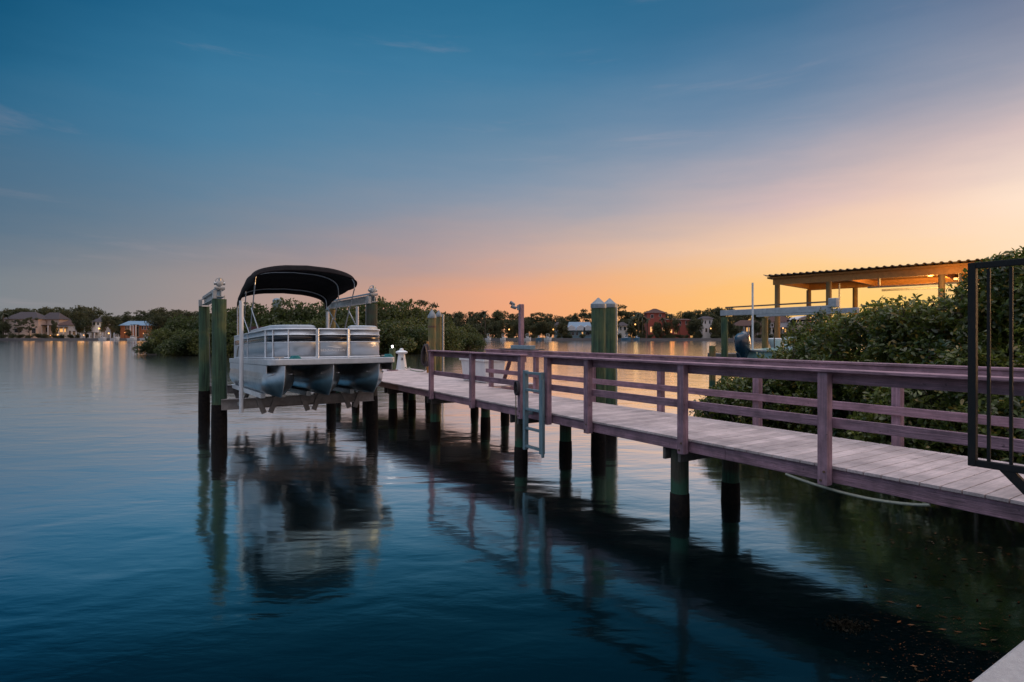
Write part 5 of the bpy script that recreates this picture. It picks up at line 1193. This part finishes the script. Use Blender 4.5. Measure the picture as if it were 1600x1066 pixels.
# lamps on the far shore
def far_lamp(px, py, power, label, r_=0.32, col=(1, 0.45, 0.12), dy=1.6, m='lamp_warm'):
    Y = YS + dy; k_ = Y / F; x = (px - CX) * k_; z = EYE + (HY - py) * k_
    o = empty('street_lamp', (x, Y, 1.15), label, 'lamp', 'lamps along the far shore')
    MB().tube([(x, Y, 1.15), (x, Y, max(1.3, z - r_))], 0.09, 6).build('lamp_pole', 'iron', o)
    MB().lathe((x, Y, z), [(0.05, -r_), (r_ * 0.8, -r_ * 0.6), (r_, 0), (r_ * 0.8, r_ * 0.6), (0.05, r_)], 10).build('lamp_globe', m, o, smooth=True)
    lamp('lamp_glow', (x, Y - 0.6, z + 0.2), power * 0.8, col, 2.4, o)
far_lamp(47, 524.5, 350, 'ground uplight glowing at the corner of the large cream house', 0.3, dy=5)
far_lamp(79, 524.5, 250, 'uplight glowing below the arched house', 0.26, dy=5)
far_lamp(90, 523.5, 500, 'brightest orange uplight beside the lit porch', 0.36, dy=5)
far_lamp(131, 524, 350, 'orange uplight at the foot of the oak', 0.3, dy=2)
far_lamp(155, 513.5, 420, 'bright white lamp on the narrow white house', 0.42, (1, 0.72, 0.45), 2.2)
far_lamp(170, 521, 420, 'pinkish lamp beside the moored boats at left', 0.34, (1, 0.5, 0.25), 1.2)
far_lamp(195, 520, 260, 'small lamp on the brick house front', 0.14, dy=4)
far_lamp(224, 521, 320, 'small lamp under the right brick windows', 0.14, dy=4)
far_lamp(795.5, 515, 420, 'orange lamp glowing left of the floodlight post', 0.36)
far_lamp(864.5, 515, 420, 'orange lamp on a pole beside the small blue grey house', 0.36)
far_lamp(829.5, 521, 120, 'faint yellow lamp above the moored boats', 0.16)
far_lamp(992.5, 507, 420, 'pale yellow lamp left of the palms', 0.38, (1, 0.62, 0.25), 6)
far_lamp(1024.5, 514, 800, 'bright orange lamp in front of the tall coral villa', 0.40, (1, 0.32, 0.06), 8)
far_lamp(1036, 512.5, 200, 'small pink lamp right of the bright villa lamp', 0.22, (1, 0.3, 0.1), 8)
far_lamp(1048, 518.5, 700, 'orange lamp on the lit coral terrace', 0.36, (1, 0.32, 0.06), 6)
far_lamp(1075, 514, 300, 'dim red lamp at the right end of the coral wing', 0.14, (1, 0.25, 0.08), 6)
far_lamp(1110.5, 513.5, 260, 'white lamp on the two storey white house', 0.34, (1, 0.6, 0.35), 3)
far_lamp(1223.5, 513, 260, 'warm lamp seen below the open lift beams', 0.34, (1, 0.55, 0.25), 3)

# moored boats on the far shore
def far_boat(px, w, label, m='white', top=True, cab='window_dark', Y=YS - 5):
    k_ = Y / F; x = (px - CX) * k_; L_ = w * k_
    o = empty('moored_boat', (x, Y, 0), label, 'boat', 'boats moored along the far shore')
    secs_ = [(-L_ / 2, 1.1, 1.35), (-L_ / 4, 1.3, 1.35), (L_ / 5, 1.2, 1.5), (L_ / 2.4, .6, 1.75), (L_ / 2, .05, 1.9)]; vs = []
    for (l_, w_, zt_) in secs_: vs += [(x + l_, Y - w_, zt_), (x + l_ * 0.93, Y - w_ * .7, 0.1), (x + l_ * 0.93, Y + w_ * .7, 0.1), (x + l_, Y + w_, zt_)]
    fs = [(i_ * 4 + j, i_ * 4 + j + 1, (i_ + 1) * 4 + j + 1, (i_ + 1) * 4 + j) for i_ in range(4) for j in range(3)] + [(i_ * 4 + 3, i_ * 4, (i_ + 1) * 4, (i_ + 1) * 4 + 3) for i_ in range(4)] + [(3, 2, 1, 0)]
    MB().add(vs, fs).build('hull', m, o)
    MB().box(x - L_ * .15, x + L_ * .15, Y - .7, Y + .7, 1.5, 2.4).build('cabin', 'white', o, bevel=0.15)
    MB().box(x - L_ * .12, x + L_ * .155, Y - .73, Y + .73, 1.9, 2.25).build('windscreen', cab, o)
    if top:
        MB().box(x - L_ * .22, x + L_ * .2, Y - .9, Y + .9, 3.3, 3.42).build('hard_top', m, o, bevel=0.04)
        for sx in (-.2, .18):
            for sy in (-.8, .8): MB().tube([(x + L_ * sx, Y + sy, 1.5), (x + L_ * sx, Y + sy, 3.3)], 0.06, 5).build('top_strut', 'steel', o)
M['bluecover'] = mat('blue_cover', (0.06, 0.16, 0.26), rough=0.6)
far_boat(161, 11, 'white cruiser with dark top left of the pinkish lamp')
far_boat(181, 12, 'white boat raised between white dock posts', top=True)
far_boat(207, 14, 'low white boat in front of the brick house', top=False)
far_boat(229, 18, 'largest white boat moored right of the brick house')
far_boat(763, 9, 'small white boat nearest the islet tip')
far_boat(786, 9, 'white boat with blue side left of the floodlight post')
far_boat(824, 12, 'white boat just right of the floodlight post')
far_boat(842, 9, 'small pale boat between the two larger ones', 'bluecover', top=False)
far_boat(856, 12, 'white cabin boat left of the orange lamp pole')
far_boat(978, 15, 'boat with blue canopy beside the green pilings', 'bluecover')
far_boat(995, 9, 'low dark blue boat left of the palms', 'bluecover', top=False)
def far_posts(pxs, label, top=518):
    for px in pxs:
        x = SX(px); tag(MB().box(x - .16, x + .16, YS - 7, YS - 6.7, -0.5, SZ(top)).build('dock_post', 'h_white'), label, 'post', 'white posts of the far dock')
far_posts((175, 187.5, 193), 'white dock post standing by the raised white boat', 520)

print("objects", len(bpy.data.objects))
